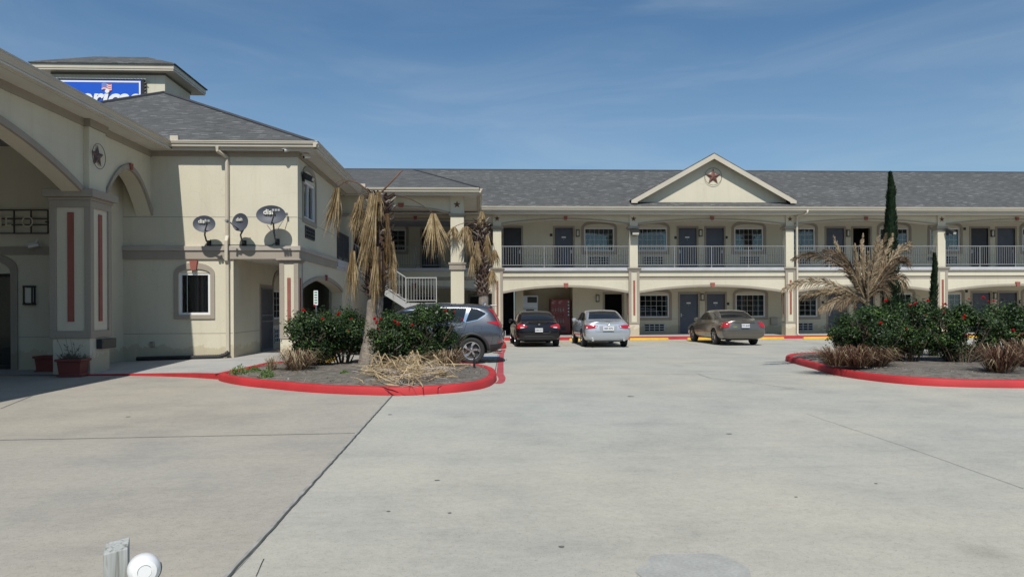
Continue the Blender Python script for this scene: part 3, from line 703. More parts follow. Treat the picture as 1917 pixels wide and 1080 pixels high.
def medallion(parent, T, r, mat=RUST):
    mm = MB(T); star_mesh(mm, r * .93, Matrix.Identity(4), r * .18, .42); o = mm.build('star', mat, parent)
    q = MB(T); n = 40; rr = [(r * math.cos(2 * PI * k / n), -.03, r * math.sin(2 * PI * k / n)) for k in range(n + 1)]; q.tube(rr, r * .022, 6, cap=False); q.build('ring', BLACK, o)
    return o
medallion(dorm, T3(*medc), .42)

# ================================================================== STAIR BAY (joins wing and office)
mid = thing('stair_pavilion', (-3, MY, .05), 'deep shaded open stair bay between office and guest wing with tall cream column', 'building')
TM = FR(0, MY)
def zM(v, u=780): return atY(u, v, MY).z
cx = atY(856, 450, MY).x
m = MB(TM); h = .27; m.box(cx - h, cx + h, 0, .5, .0, zM(404)); mc = m.build('column', CREAM, mid, bevel=.008)
m = MB(TM); m.box(cx - h - .06, cx + h + .06, -.06, .56, zM(505), zM(492)); m.box(cx - h - .09, cx + h + .09, -.09, .59, zM(495), zM(491.5)); m.build('band', TAUPE, mc)
m = MB(TM); m.box(cx - h - .03, cx + h + .03, -.03, .53, zM(405.5), zM(403)); m.box(cx - h - .07, cx + h + .07, -.07, .57, zM(403), zM(400)); m.build('capital', TAUPE, mc)
m = MB(TM); m.box(cx - h, cx + h, -.02, .5, zM(400), zM(363)); m.build('pilaster', CREAM, mc)
m = MB(TM); star_mesh(m, .155, T3(cx, -.03, zM(383)), .05); m.build('star', RUST, mc)
lx = atY(650, 450, MY).x
m = MB(TM); m.box(lx - .3, lx + .16, 0, .5, .1, zM(404)); ml = m.build('column', CREAM, mid)
m = MB(TM); m.box(lx - .3, lx + .24, -.07, .57, zM(405.5), zM(400)); m.build('capital', TAUPE, ml)
archbeam(mid, TM, lx + .16, cx - h, zM(399), zM(387), zM(363), .04, .35, trim=.05, keyw=.12, keyh=.17)
m = MB(TM); m.box(lx - .3, lx + .16, .04, .39, zM(400), zM(363)); m.build('wall', CREAM, mid)
m = MB(TM); m.box(lx - .3, cx + h, -.02, .4, zM(363), 6.03); m.build('frieze', TAUPE, mid)
# right-hand return beam from the column back to the wing
m = MB(); m.box(cx - .18, cx + .22, MY + .5, FC, zM(392), 6.03); m.build('side_beam', CREAM, mid)
m = MB(); m.box(-5.6, .13, 28.75, FC - .7, 6.03, 6.06); m.build('soffit', SOFFIT, mid)
m = MB(); rx = .15
pA, pB = (rx, 28.66, EV), (-3.47, yr - .02, zr - .03)
roofslab(m, [(-5.2, 28.66, EV), pA, pB, (-9, yr - .02, zr - .03), (-9, 28.66, EV)])
roofslab(m, [pA, (rx, 34.06, EV), pB], .04)
mr = m.build('roof', ROOF, mid)
m = MB(); m.tube([(pA[0], pA[1], pA[2] + .01), (pB[0], pB[1], pB[2] + .01)], .045, 6); m.build('ridge_cap', bpy.data.materials['ridge_shingle'], mr)
m = MB(); gutter(m, (-4.6, 28.74, EV), (rx, 28.74, EV), (0, -1, 0)); gutter(m, (rx, 28.74, EV), (rx, 34.05, EV), (1, 0, 0)); m.box(-5.2, rx, 28.742, 28.78, EV - .25, EV - .004); m.box(rx - .04, rx - .002, 28.8, 34.0, EV - .25, EV - .004)
m.box(-4.55, -4.3, 28.5, 28.74, EV - .0, EV + .12); m.build('gutter', GUTTER, mid)

# stairs: its own thing
st = thing('metal_staircase', (-3, 30.7, gz(30)), 'white railed metal staircase with mid landing under the shaded stair bay', 'stairs')
lA, lB = atY(759, 560, 30.2), atY(818, 560, 30.2); lzf = atY(790, 567, 30.2).z; lzt = atY(790, 519, 30.2).z
m = MB(); m.box(lA.x, lB.x, 30.2, 32.6, lzf - .22, lzf); m.build('landing', WRAIL, st)
railing(st, FR(0, 30.2), lA.x, lB.x, lzf + .08, lzt, WRAIL, .12, 1.4, lzf)
ux, uz = lA.x - (fl2 - lzf) / .66, fl2
m = MB()
for yy in (30.22, 31.3):
    m.prism([(lA.x + .05, lzf - .26), (lA.x + .05, lzf + .02), (ux, uz + .04), (ux, uz - .26)], yy, yy + .05)
m.build('stringer', WRAIL, st)
nst = 9
for k in range(nst):
    t = (k + .5) / nst; x = lA.x + (ux - lA.x) * t; z = lzf + (uz - lzf) * (k + 1) / nst
    m = MB(); m.box(x - .17, x + .15, 30.27, 31.3, z - .05, z - .0); m.build('step', SLAB, st)
m = MB()
p0, p1 = Vector((lA.x, 30.2, lzt)), Vector((ux, 30.2, uz + (lzt - lzf)))
m.tube([p0, p1], .028, 6); q = Vector((0, 0, -(lzt - lzf) + .12)); m.tube([p0 + q, p1 + q], .02, 6)
for k in range(1, 20):
    a = p0.lerp(p1, k / 20); m.tube([a, a + q], .011, 5)
m.build('railing', WRAIL, st)
m = MB(); m.prism([(lA.x + .1, lzf - .3), (lA.x + .1, lzf), (lB.x + .5, lzf), (lB.x + 2.3, .0), (lB.x + 2.0, 0)], 31.5, 31.55); m.build('stringer', WRAIL, st)
m = MB(); m.box(lA.x + .02, lA.x + .1, 30.3, 30.38, 0, lzf - .22); m.box(lB.x - .1, lB.x - .02, 30.3, 30.38, 0, lzf - .22); m.build('post', WRAIL, st)
# ================================================================== OFFICE BUILDING (two storeys, corner porch)
off = thing('office_building', (-8, 25, .1), 'two-storey cream stucco office building with corner porch and hipped grey shingle roof', 'building')
TC = FR(0, CY); TS = SIDE(SX, 0)
def zC(v, u=450): return atY(u, v, CY).z
def xC(u): return atY(u, 500, CY).x
BT, BM, BB = zC(461), zC(469.5), zC(485)
px0 = xC(437)                       # left edge of porch opening
wx0, wx1, wz0_, wz1_ = xC(335), xC(393), zC(589, 360), zC(511, 360)
m = MB(TC)
wall_holes(m, -10.2, px0, -.1, 6.04, [(wx0, wx1, wz0_, wz1_)])
ow = m.build('wall', CREAM, off, fixn=False); m = MB(TC); wall_holes(m, px0, SX, BB - .0, 6.04, [])
# porch inner wall along Y
PW = px0
TP = SIDE(PW, 0)
mp = MB(TP); pdo = (atX(488, 600, PW).y, atX(508.5, 600, PW).y, .13, atX(488, 538, PW).z); pwn = (atX(511.5, 600, PW).y, atX(511.5, 600, PW).y + 1.35, 1.15, 2.15)
wall_holes(mp, CY, 34.5, -.1, 3.3, [pdo, pwn]); mp.build('porch_wall', CREAM, off, fixn=False)
# upper side wall
ms = MB(TS); sw0, sw1 = atX(567.5, 380, SX).y, atX(589.5, 380, SX).y; swz0, swz1 = atX(578, 412, SX).z, atX(578, 343, SX).z
wall_holes(ms, CY, 26.6, BB, 6.04, [(sw0, sw1, swz0, swz1)]); ms.build('side_wall', CREAM, off, fixn=False)
bwl = MB(); bwl.box(-7.0, SX - .002, 26.6, 26.85, BT, 6.04); bwl.box(-7.0, -6.8, 26.84, 34.5, BT, 6.04); bwl.build('balcony_wall', CREAM, off)
m.build('upper_wall', CREAM, off, fixn=False)
m = MB(); m.box(px0 + .002, SX - .3, CY + .3, 34.4, BB + .02, BB + .08); m.build('porch_ceiling', SOFFIT, off)
m = MB(); m.box(px0, SX + .05, 26.86, 34.4, BB + .10, BT - .005); m.box(SX - .3, SX + .02, CY + .01, 34.3, BB + .001, BB + .1); m.build('balcony_slab', SLAB, off)
jt = MB(TC)
for z in (zC(624), zC(407)): jt.box(-10.0, px0 - .02, -.003, .003, z, z + .014)
jt.box(px0 + .0, SX - .01, -.003, .003, zC(407), zC(407) + .014)
jt.T = TS; jt.box(CY + .02, 26.5, -.003, .003, zC(407), zC(407) + .014); jt.T = TP; jt.box(CY + .1, pdo[0] - .15, -.003, .003, zC(624), zC(624) + .014)
jt.build('control_joint', M('joint_line', (.25, .235, .19), .9), ow)
# belt courses, front and side
m = MB(); 
m.box(-10.0, SX + .09, CY - .09, CY - .001, BM, BT); m.box(SX + .001, SX + .09, CY - .0, 26.6, BM, BT)
m.build('belt_ledge', M('taupe_light', (.40, .36, .31), .85, .06, 2, .2, 50), off, bevel=.012)
m = MB(); m.box(-10.0, SX + .05, CY - .05, CY - .001, BB, BM - .001); m.box(SX + .001, SX + .05, CY - .0, 26.6, BB, BM - .001)
m.build('belt_band', TAUPE, off)
m = MB(); m.box(-10.0, SX + .04, CY - .035, CY - .001, 5.88, 6.04); m.box(SX + .001, SX + .04, CY, 28.6, 5.88, 6.04); m.build('frieze', TAUPE, off)
# front window
window(off, TC, wx0, wx1, wz0_, wz1_, 1, 1, 'none', dict(apex=zC(492, 360), w=.14, zb=zC(597, 360), zs=zC(514, 360)), key=True)
# porch door and window
d = door(off, TP, *pdo, dark=True, handle='r')
m = MB(TP); n = 12
for i in range(n + 1):
    x = pdo[0] + (pdo[1] - pdo[0]) * i / n; m.box(x - .012, x + .012, -.05, -.03, pdo[2], pdo[3])
for z in (pdo[2] + .02, pdo[2] + .95, pdo[2] + 1.15, pdo[3] - .05): m.box(pdo[0], pdo[1], -.055, -.025, z, z + .05)
m.build('security_bars', M('grey_gate_paint', (.16, .16, .17), .5), d)
window(off, TP, *pwn, 2, 4, 'none', dict(apex=2.85, w=.12, zb=.95), depth=.1)
grille(off, TP, pwn[0] + .1, pwn[1] - .1, .35, .8, 5, 3)
# side upper window
window(off, TS, sw0, sw1, swz0, swz1, 1, 1, 'none', dict(apex=atX(578, 313, SX).z, w=.13, zb=atX(578, 421, SX).z, zs=swz1 + .05), slide=True, key=False)
grille(off, TS, atX(571, 430, SX).y, atX(587.5, 430, SX).y, atX(579, 447, SX).z, atX(579, 427, SX).z, 4, 3, DARKF)
# side ground floor arch wall
ya0, ya1 = atX(566.5, 600, SX).y, 27.9
spz, apz = atX(642, 547, SX).z, atX(607, 524, SX).z
archbeam(off, TS, ya0, ya1, spz, apz, BB, .0, .4, trim=.12, keyw=.06, keyh=.2)
m = MB(TS); m.box(ya1, 34.4, 0, .4, -.1, BB); m.build('wall', CREAM, off)
# corner column
m = MB(); h0 = xC(524) ; cz = zC(628)
column(off, FR(0, CY), (h0 + SX) / 2, SX - h0, .10, cz - .1, zC(499) if 0 else BB - .12, BB - .001, d=SX - h0, y=.0)
# balcony opening at the far end of the side wall
railing(off, SIDE(SX, 0), 26.9, 29.3, BT + .1, BT + 1.05, DARKF, .11, 1.2, BT)
door(off, FR(0, 26.6) , -6.6, -5.7, BT, BT + 2.05, dark=True, casing=False) if 0 else None
door(off, FR(0, 28.9), -6.4, -5.5, BT, BT + 2.05, dark=True, casing=True)
m = MB(); m.box(-6.8, -5.4, 28.95, 29.05, BT, 6.0); m.build('wall', CREAM, off)
# soffit + roof
m = MB(); m.box(-8.55, -4.5, 20.8, CY + .05, 6.04, 6.07); m.box(SX - .05, -4.5, CY + .05, 28.8, 6.04, 6.07); m.build('soffit', SOFFIT, off)
A, B2 = (-11.75, 27.95, EV + 3.43), (-11.75, 38, EV + 3.43)
m = MB()
roofslab(m, [(-16.4, 20.68, EV - .03), (-4.53, 20.68, EV - .03), A]); roofslab(m, [(-4.49, 20.72, EV - .03), (-4.49, 38, EV - .03), B2, A]); roofslab(m, [A, B2, (-16.4, 38, EV - .03), (-16.4, 20.72, EV - .03)])
orf = m.build('roof', ROOF, off)
m = MB(); m.tube([(-4.58, 20.76, EV + .0), (A[0], A[1], A[2] + .015)], .07, 6); m.tube([(A[0], A[1], A[2] + .015), (-16.4, 20.7, EV)], .07, 6); m.build('ridge_cap', bpy.data.materials['ridge_shingle'], orf)
m = MB(); gutter(m, (-8.64, 20.74, EV), (-4.42, 20.74, EV), (0, -1, 0)); gutter(m, (-4.56, 20.60, EV), (-4.56, 28.9, EV), (1, 0, 0))
m.box(-8.5, -4.56, 20.742, 20.80, 6.0, EV - .004); m.box(-4.60, -4.562, 20.81, 28.7, 6.0, EV - .004)
m.box(-8.52, -8.30, 20.62, 20.76, EV + .0, EV + .13); m.build('gutter', GUTTER, off)
# downspout on the front wall
dx = xC(427.5)
m = MB(); m.tube([(xC(416), 20.68, EV - .16), (xC(416), 20.68, EV - .27), (dx, CY - .07, zC(296)), (dx, CY - .07, zC(305)), (dx, CY - .07, BT + .25)], .058, 4); m.tube([(dx, CY - .07, BT + .28), (dx, CY - .16, BT + .14), (dx, CY - .16, BB - .05), (dx, CY - .07, BB - .16), (dx, CY - .07, .30)], .062, 4)
m.build('downspout', GUTTER, off, bevel=.008)
m = MB(TC); m.box(xC(281), xC(289), -.05, 0, zC(648), zC(638)); m.build('outlet_box', STEEL, off, bevel=.008)

# black drain pipe lying along the wall foot
pts = [(xC(430), CY - .10, .30), (xC(424), CY - .14, .22), (xC(413), CY - .17, .17), (xC(395), CY - .17, .165), (xC(350), CY - .16, .15), (xC(300), CY - .15, .14), (xC(259), CY - .15, .125)]
P = []
for a, b in zip(pts, pts[1:]):
    k = max(2, int((Vector(b) - Vector(a)).length / .02))
    P += [Vector(a).lerp(Vector(b), i / k) for i in range(k)]
m = MB(); m.tube(P, [.062 + .008 * math.sin(i * 2.1) for i in range(len(P))], 12)
tag(m.build('drain_pipe', BLACKR, smooth=True), 'black corrugated drain pipe lying along the foot of the office wall', 'pipe')

# ================================================================== ENTRANCE CANOPY
can = thing('entrance_canopy', (-11, 14, 0), 'big cream drive-through entrance canopy with arched side, star medallion and deep eave', 'canopy')
TX = SIDE(WXC, 0)                   # local x = world Y, local depth = -X
CZ = 5.67
a1 = arc(18.35, CY - .0, 4.20, 5.24, 20); a2 = arc(7.3, 17.5, 4.24, 5.35, 26)
pl0, pl1, py0, py1 = -9.95, -9.09, 17.5, 18.4
PB, PT, PC = atY(130, 633, py0).z, atY(130, 375, py0).z, atY(130, 355, py0).z
m = MB(TX); m.prism([(6.2, 6.04), (6.2, 4.24)] + a2 + [(18.35, 4.20)] + a1[1:] + [(CY, 6.04)], .0, .42); cwall = m.build('wall', CREAM, can)
t = MB(TX); t.ribbon([(x, z + .13) for x, z in a1], [(x, z - .005) for x, z in a1], -.06, .01); t.ribbon([(x, z + .14) for x, z in a2], [(x, z - .005) for x, z in a2], -.06, .01); t.build('arch_trim', TAUPE, cwall)
k = MB(TX); k.prism([(19.64, 5.24), (19.74, 5.24), (19.77, 5.41), (19.61, 5.41)], -.10, -.05); k.build('keystone', BRICKRED, cwall)
m = MB(TX); m.box(6.2, 17.5, -.035, -.001, 5.86, 6.04); m.box(18.26, CY, -.035, -.001, 5.86, 6.04); m.box(17.46, 18.30, -.175, .0, 5.86, 6.04); m.build('frieze', TAUPE, can)
# canopy pillar
m = MB(); m.box(pl0, pl1, py0, py1, -.02, PB); m.box(pl0, pl1, py0, py1, PB + .001, PT); m.box(-9.80, pl1, py0, 18.26, PC, 5.86); pil = m.build('pillar', CREAM, can, bevel=.012)
m = MB(); f = .045; X0, X1, Y0, Y1 = pl0 - f, pl1 + f, py0 - f, py1 + f; cw = .15; b0, b1 = PB + .17, PT - .17
for a, b in ((X0, X0 + cw), (X1 - cw, X1)): m.box(a, b, Y0, py0 + .01, b0, b1)
m.box(X0, X1, Y0, py0 + .01, PB, b0); m.box(X0, X1, Y0, py0 + .01, b1, PT)
for a, b in ((py0 + .011, Y0 + cw), (Y1 - cw, Y1)): m.box(pl1 - .01, X1, a, b, b0, b1)
m.box(pl1 - .01, X1, py0 + .011, Y1, PB, b0); m.box(pl1 - .01, X1, py0 + .011, Y1, b1, PT)
m.box(X0, pl0 + .01, py0 + .011, Y1, PB, PT); m.box(X0 + .06, pl1 - .011, py1 - .01, Y1, PB, PT)
m.build('trim', TAUPE, pil, bevel=.006)
m = MB(); xm, ym = (pl0 + pl1) / 2 + .0, (py0 + py1) / 2; s0, s1 = atY(135, 602, py0).z, atY(135, 398, py0).z
m.box(xm - .07, xm + .07, py0 - .03, py0, s0, s1); m.box(pl1, pl1 + .03, ym - .07, ym + .07, s0, s1); m.build('stripe', BRICKRED, pil)
m = MB(); m.box(X0 - .03, X1 + .03, Y0 - .03, Y1 + .03, PT, PT + .07); m.box(X0 - .11, X1 + .11, Y0 - .11, Y1 + .11, PT + .07, PC); m.build('capital', TAUPE, pil, bevel=.012)
mq = atX(183, 293, pl1 + .035)
medallion(can, Matrix.Translation((pl1 + .035, mq.y, mq.z)) @ Matrix.Rotation(PI / 2, 4, 'Z'), .30, M('grey_red_metal', (.10, .055, .05), .5, .6, 7))
# second pillar near the road, outside the picture
m = MB(); m.box(-10.0, -9.1, 5.9, 6.8, -.02, 4.4); m.box(-18.9, -18.0, 5.9, 6.8, -.02, 4.4); m.box(-18.9, -18.0, 17.2, 18.2, -.02, 4.4); m.build('pillar', CREAM, can)
m = MB(); m.prism([(-18.5, 6.04), (-18.5, 4.36)] + arc(-18.0, -10.1, 4.36, 5.4) + [(-9.65, 4.36), (-9.65, 6.04)], 6.2, 6.6); m.build('front_wall', CREAM, can); m = MB(); m.box(-18.9, -18.5, 6.61, CY, 0, 6.04); m.build('added_side_wall', CREAM, can)  # unseen left wall, added full height to darken the canopy interior
m = MB(); m.box(-18.5, WXC - .42, 6.2, 18.8, CZ, CZ + .05); m.build('ceiling', M('canopy_ceiling', (.25, .25, .25), .8, .06), can)
m = MB(); m.box(WXC - .05, -8.56, 5.4, CY + .02, 6.036, 6.066); m.box(-19.5, WXC - .05, 5.4, 6.3, 6.04, 6.07); m.build('soffit', SOFFIT, can)
m = MB(); roofslab(m, [(-8.62, 5.4, EV - .03), (-8.62, 24, EV - .03), (-14, 24, EV + 1.6), (-14, 10.8, EV + 1.6)]); roofslab(m, [(-14, 10.8, EV + 1.6), (-14, 24, EV + 1.6), (-19.4, 24, EV - .03), (-19.4, 5.4, EV - .03)]); roofslab(m, [(-8.62, 5.4, EV - .03), (-14, 10.8, EV + 1.6), (-19.4, 5.4, EV - .03)]); m.build('roof', ROOF, can)
m = MB(); gutter(m, (-8.64, 5.2, EV), (-8.64, 20.73, EV), (1, 0, 0)); gutter(m, (-19.4, 5.4, EV), (-8.6, 5.4, EV), (0, -1, 0)); m.box(-8.68, -8.642, 5.4, 20.73, 6.0, EV - .004); m.build('gutter', GUTTER, can)

# ================================================================== LOBBY FRONT under the canopy
lob = thing('lobby_front', (-13, 18.8, 0), 'shaded cream lobby front under the canopy with arched dark doorway and wall lantern', 'building')
LY = 18.8; TL = FR(0, LY)
dxl = atY(22, 600, LY).x
m = MB(TL); wall_holes(m, -18.5, -10.0, -.05, CZ, [(-13.6, dxl, 0, 2.45)]); m.box(-10.02, -10.0, 0, CY - LY, 0, CZ); m.build('wall', CREAM, lob, fixn=False)
m = MB(TL); o_ = [(dxl + .16, 0)] + [(x, z) for x, z in reversed(ell(-13.76, dxl + .16, 2.55, 3.02, 18))] + [(-13.76, 0)]; i_ = [(dxl, 0)] + [(x, z) for x, z in reversed(ell(-13.6, dxl, 2.45, 2.85, 18))] + [(-13.6, 0)]
m.ribbon(o_, i_, -.05, .0); m.build('doorway_surround', TAUPE, lob)
m = MB(TL); m.box(-13.6, dxl, .3, .34, 0, 2.45); dd = m.build('glass_door', glassy('lobby_glass', see=.5), lob)
m = MB(TL)
for x in (-13.6, -12.6, dxl - .06): m.box(x, x + .06, .26, .30, 0, 2.45)
m.box(-13.6, dxl, .26, .30, 2.38, 2.45); m.box(-13.6, dxl, .26, .30, 0, .12); m.build('door_frame', BLACK, dd)
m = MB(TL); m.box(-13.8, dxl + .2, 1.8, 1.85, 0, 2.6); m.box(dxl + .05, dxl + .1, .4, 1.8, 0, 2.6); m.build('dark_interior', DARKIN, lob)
m = MB(TL); lz = atY(40, 477, LY).z; lt = atY(40, 462, LY).z; m.box(-18.5, -9.97, -.05, -.001, lz, lt); m.build('belt_band', TAUPE, lob)
m = MB(TL); z = atY(60, 631, LY).z; m.box(dxl + .17, -10.0, -.003, .003, z, z + .012); m.build('control_joint', bpy.data.materials['joint_line'], lob)
p = atY(59, 553, LY); l = lantern(lob, TL @ T3(p.x, 0, p.z) @ Matrix.Scale(1.35, 4), 0, 0)
m = MB(); m.box(-16, -10.02, LY, CY, CZ - .01, CZ + .0); m.build('ceiling', SOFFIT, lob)

# iron lettering panel above the lobby belt
z0, z1_ = atY(50, 438, LY).z, atY(50, 395, LY).z; xr = atY(96, 415, LY).x
wsn = MB(FR(0, LY - .14))
for z in (z0, (z0 * 2 + z1_) / 3 + .02, (z0 + 2 * z1_) / 3 - .02, z1_): wsn.box(-14.6, xr, -.015, .015, z - .015, z + .015)
x = xr
while x > -14.6: wsn.box(x - .014, x + .014, -.016, .014, z0, z1_); x -= .41
for x in (xr - .05, -12.5, -14.4): wsn.box(x - .02, x + .02, .0, .14, (z0 + z1_) / 2 - .02, (z0 + z1_) / 2 + .02)
ws = wsn.build('iron_sign', M('brown_iron', (.05, .038, .03), .6, .2), None)
tag(ws, 'dark iron lattice sign with WELCOME lettering above the lobby belt', 'sign')
m = MB(); zt = atY(50, 416.5, LY).z; sz = .36
TXT(m, 'WELCOME', sz, T3(atY(30, 416, LY).x, LY - .17, zt) @ FRONT, .008, align='RIGHT', space=1.25)
m.tube([(atY(59, 416, LY).x + .125 * math.cos(2 * PI * i / 24), LY - .17, zt + .125 * math.sin(2 * PI * i / 24)) for i in range(25)], .016, 6, cap=False)
m.build('lettering', M('tan_letter', (.62, .55, .40), .6, .1), ws)

# ================================================================== SIGN TOWER
tw = thing('sign_tower', (-14.5, 30, 6), 'square cream tower with low hipped grey roof rising behind the office roof', 'tower')
TY = 29.0
ex0, ex1 = atY(57, 120, TY).x, atY(325, 121, TY).x; ez = atY(300, 121, TY).z; ed = 3.4
wx_0, wx_1 = ex0 + .6, atY(311.5, 150, TY + .5).x
m = MB(); m.box(wx_0, wx_1, TY + .36, TY + ed - .5, 6.5, ez - .22); m.build('wall', stucco('tower_stucco', (.60, .56, .45)), tw)
m = MB(); m.box(ex0, ex1, TY, TY + ed, ez - .17, ez - .001); m.box(ex0 + .02, ex1 - .02, TY + .02, TY + ed - .02, ez - .24, ez - .171); m.build('eave_board', GUTTER, tw)
m = MB(); m.box(wx_0 - .03, wx_1 + .03, TY + .33, TY + ed - .47, ez - .32, ez - .241); m.build('frieze', M('dark_frieze', (.13, .13, .115), .9), tw)
ym = TY + ed / 2; rz_ = atY(225, 107, ym).z; xa, xb = atY(176, 107, ym).x, atY(276, 107, ym).x
m = MB(); e = .06; c0, c1, c2, c3 = (ex0 - e, TY - e, ez), (ex1 + e, TY - e, ez), (ex1 + e, TY + ed + e, ez), (ex0 - e, TY + ed + e, ez); ra, rb = (xa, ym, rz_), (xb, ym, rz_)
m.add([c0, c1, c2, c3, ra, rb] + [(c[0], c[1], ez + .04) for c in (c0, c1, c2, c3)], [(6, 7, 5, 4), (7, 8, 5), (8, 9, 4, 5), (9, 6, 4), (0, 1, 7, 6), (1, 2, 8, 7), (2, 3, 9, 8), (3, 0, 6, 9), (3, 2, 1, 0)]); m.build('roof', ROOF, tw)
# the blue sign hung on the tower
SGY = TY + .15
sx1 = atY(264.5, 160, SGY).x; sx0 = sx1 - 4.3; sz1 = atY(250, 151.5, SGY).z; sz0 = sz1 - 1.9
sg = thing('motel_sign', ((sx0 + sx1) / 2, SGY, sz0), 'blue box sign with white script lettering and small flag on the tower', 'sign')
m = MB(); m.box(sx0 - .05, sx1 + .09, SGY + .02, SGY + .205, sz0 - .05, sz1 + .05); m.build('sign_box', BLACK, sg)
m = MB()
x = sx0
while x < sx1 + .1: m.tube([(x, SGY, sz1 + .055), (x + .05, SGY + .0, sz1 + .075), (x + .1, SGY, sz1 + .055)], .016, 5); x += .125
z = sz0
while z < sz1: m.tube([(sx1 + .1, SGY + .05, z), (sx1 + .12, SGY + .12, z + .05), (sx1 + .1, SGY + .2, z + .1)], .016, 5); z += .13
m.build('rope_light', M('rope_tube', (.30, .30, .31), .4), sg)
SBL = M('sign_blue', (.006, .085, .52), .4, .04)
m = MB(); m.box(sx0, sx1, SGY - .01, SGY + .018, sz0, sz1); face = m.build('sign_face', SBL, sg)
WSG = M('sign_white', (.75, .76, .78), .4, .02)
m = MB(); b = .06
m.box(sx0 + .02, sx1 - .02, SGY - .02, SGY - .011, sz1 - b - .02, sz1 - .02); m.box(sx0 + .02, sx1 - .02, SGY - .02, SGY - .011, sz0 + .02, sz0 + b); m.box(sx1 - b - .02, sx1 - .02, SGY - .02, SGY - .011, sz0 + b, sz1 - b - .021); m.box(sx0 + .02, sx0 + b + .02, SGY - .02, SGY - .011, sz0 + b, sz1 - b - .021)
m.build('border', WSG, sg)
zt = atY(200, 182.5, SGY).z
m = MB(); TXT(m, 'Americas', 1.0, T3(atY(260, 187, SGY).x, SGY - .03, zt - .05) @ FRONT, .008, align='RIGHT', shear=.22, bold=.03, space=.98); m.build('lettering', WSG, sg)
m = MB(); TXT(m, 'Americas', 1.0, T3(atY(261.5, 187, SGY).x, SGY - .018, zt - .08) @ FRONT, .004, align='RIGHT', shear=.22, bold=.04, space=.98); m.build('letter_shadow', M('sign_navy', (.01, .03, .16), .5), sg)
fx0, fx1 = atY(191, 163, SGY).x, atY(210, 163, SGY).x; fz0, fz1 = atY(200, 170, SGY).z, atY(200, 157, SGY).z
m = MB()
for k in range(7):
    for i in range(6):
        xa_, xb_ = fx0 + (fx1 - fx0) * i / 6, fx0 + (fx1 - fx0) * (i + 1) / 6
        def w(x): return .03 * math.sin((x - fx0) / (fx1 - fx0) * 6)
        za, zb = fz0 + (fz1 - fz0) * k / 7, fz0 + (fz1 - fz0) * (k + 1) / 7
        cant = k > 2 and i < 3
        m.quad((xa_, SGY - .03, za + w(xa_)), (xb_, SGY - .03, za + w(xb_)), (xb_, SGY - .03, zb + w(xb_)), (xa_, SGY - .03, zb + w(xa_)), mi=2 if cant else k % 2)
m.build('flag', [M('flag_red', (.55, .10, .10), .5), M('flag_white', (.7, .66, .64), .5), M('flag_blue', (.12, .22, .55), .5)], sg, fixn=False)

# ================================================================== things fixed to the office
def dish(u, v, rpx, ratio, yaw, pitch, foot, label, dots=2, tipx=.5):
    Yd = CY - .55; c = atY(u, v, Yd); sc = (Yd) / FOC; r = rpx * sc
    f = atY(foot[0], foot[1], CY - .03)
    d = thing('satellite_dish', (f.x, CY, f.z), label, 'dish', 'satellite dishes on the office wall')
    Rm = Matrix.Rotation(yaw, 4, 'Z') @ Matrix.Rotation(pitch, 4, 'X')
    T = Matrix.Translation(c) @ Rm
    m = MB(T); prof = []
    n = 32; vs, fs = [], []
    for j in range(7):
        q = j / 6
        for k in range(n):
            a = 2 * PI * k / n; vs.append((r * q * math.cos(a), .10 * r * 2 * (1 - q * q) - .0, r * q * ratio * math.sin(a)))
    for j in range(6):
        for k in range(n): fs.append((j * n + k, j * n + (k + 1) % n, (j + 1) * n + (k + 1) % n, (j + 1) * n + k))
    m.add(vs, fs); b0 = len(m.v); m.add([(x, y + .02, z) for x, y, z in vs], fs)
    m.add([(vs[6 * n + k]) for k in range(n)] + [(vs[6 * n + k][0], vs[6 * n + k][1] + .02, vs[6 * n + k][2]) for k in range(n)], [(k, (k + 1) % n, n + (k + 1) % n, n + k) for k in range(n)])
    rf = m.build('reflector', M('dish_grey', (.060, .068, .088), .55, .06), d, smooth=True, autosm=40)
    m = MB(T); TXT(m, 'dish', r * .52, T3(-r * .12, -.02 + .10 * r, r * ratio * .30) @ FRONT, .003, bold=.012 * r); m.v = [Vector(v) for v in m.v]; m.build('lettering', LAMPG, rf)
    # LNB arm and heads
    base = T @ Vector((0, .08, -r * ratio * .98)); tip = T @ Vector((r * tipx, -r * .95, -r * .05))
    m = MB(); m.tube([T @ Vector((0, .1, -r * ratio * .6)), base, tip], .02, 6); m.tube([T @ Vector((0, .12, 0)), T @ Vector((0, .28, -.02)), Vector((f.x, CY - .34, f.z + .22)), Vector((f.x, CY - .22, f.z + .06)), Vector((f.x, CY - .03, f.z))], .024, 8)
    m.build('arm', M('dish_arm', (.07, .075, .085), .5), d, smooth=True)
    m = MB(Matrix.Translation(tip) @ Rm); 
    for i in range(dots): m.box(-.07 + i * .075, -.01 + i * .075, -.08, .03, -.032, .032)
    m.box(-.07, .08, .0, .03, -.045, -.03); m.build('receiver', M('lnb_grey', (.26, .27, .27), .5), d, bevel=.01)
    m = MB(); m.box(f.x - .06, f.x + .06, CY - .03, CY - .001, f.z - .09, f.z + .09); m.build('wall_bracket', BLACK, d)
    return d
dish(382, 419, 19.5, .80, .16, -.16, (391, 456), 'smallest satellite dish, leftmost on the office wall beside the shadow edge')
dish(449, 416, 16.5, 1.02, -.30, -.10, (457, 456), 'satellite dish turned sideways just right of the office downspout', 1, -.75)
dd_ = dish(507, 402, 26.5, .68, .05, -.2, (519, 453), 'largest satellite dish, wide oval, nearest the office corner', 3)
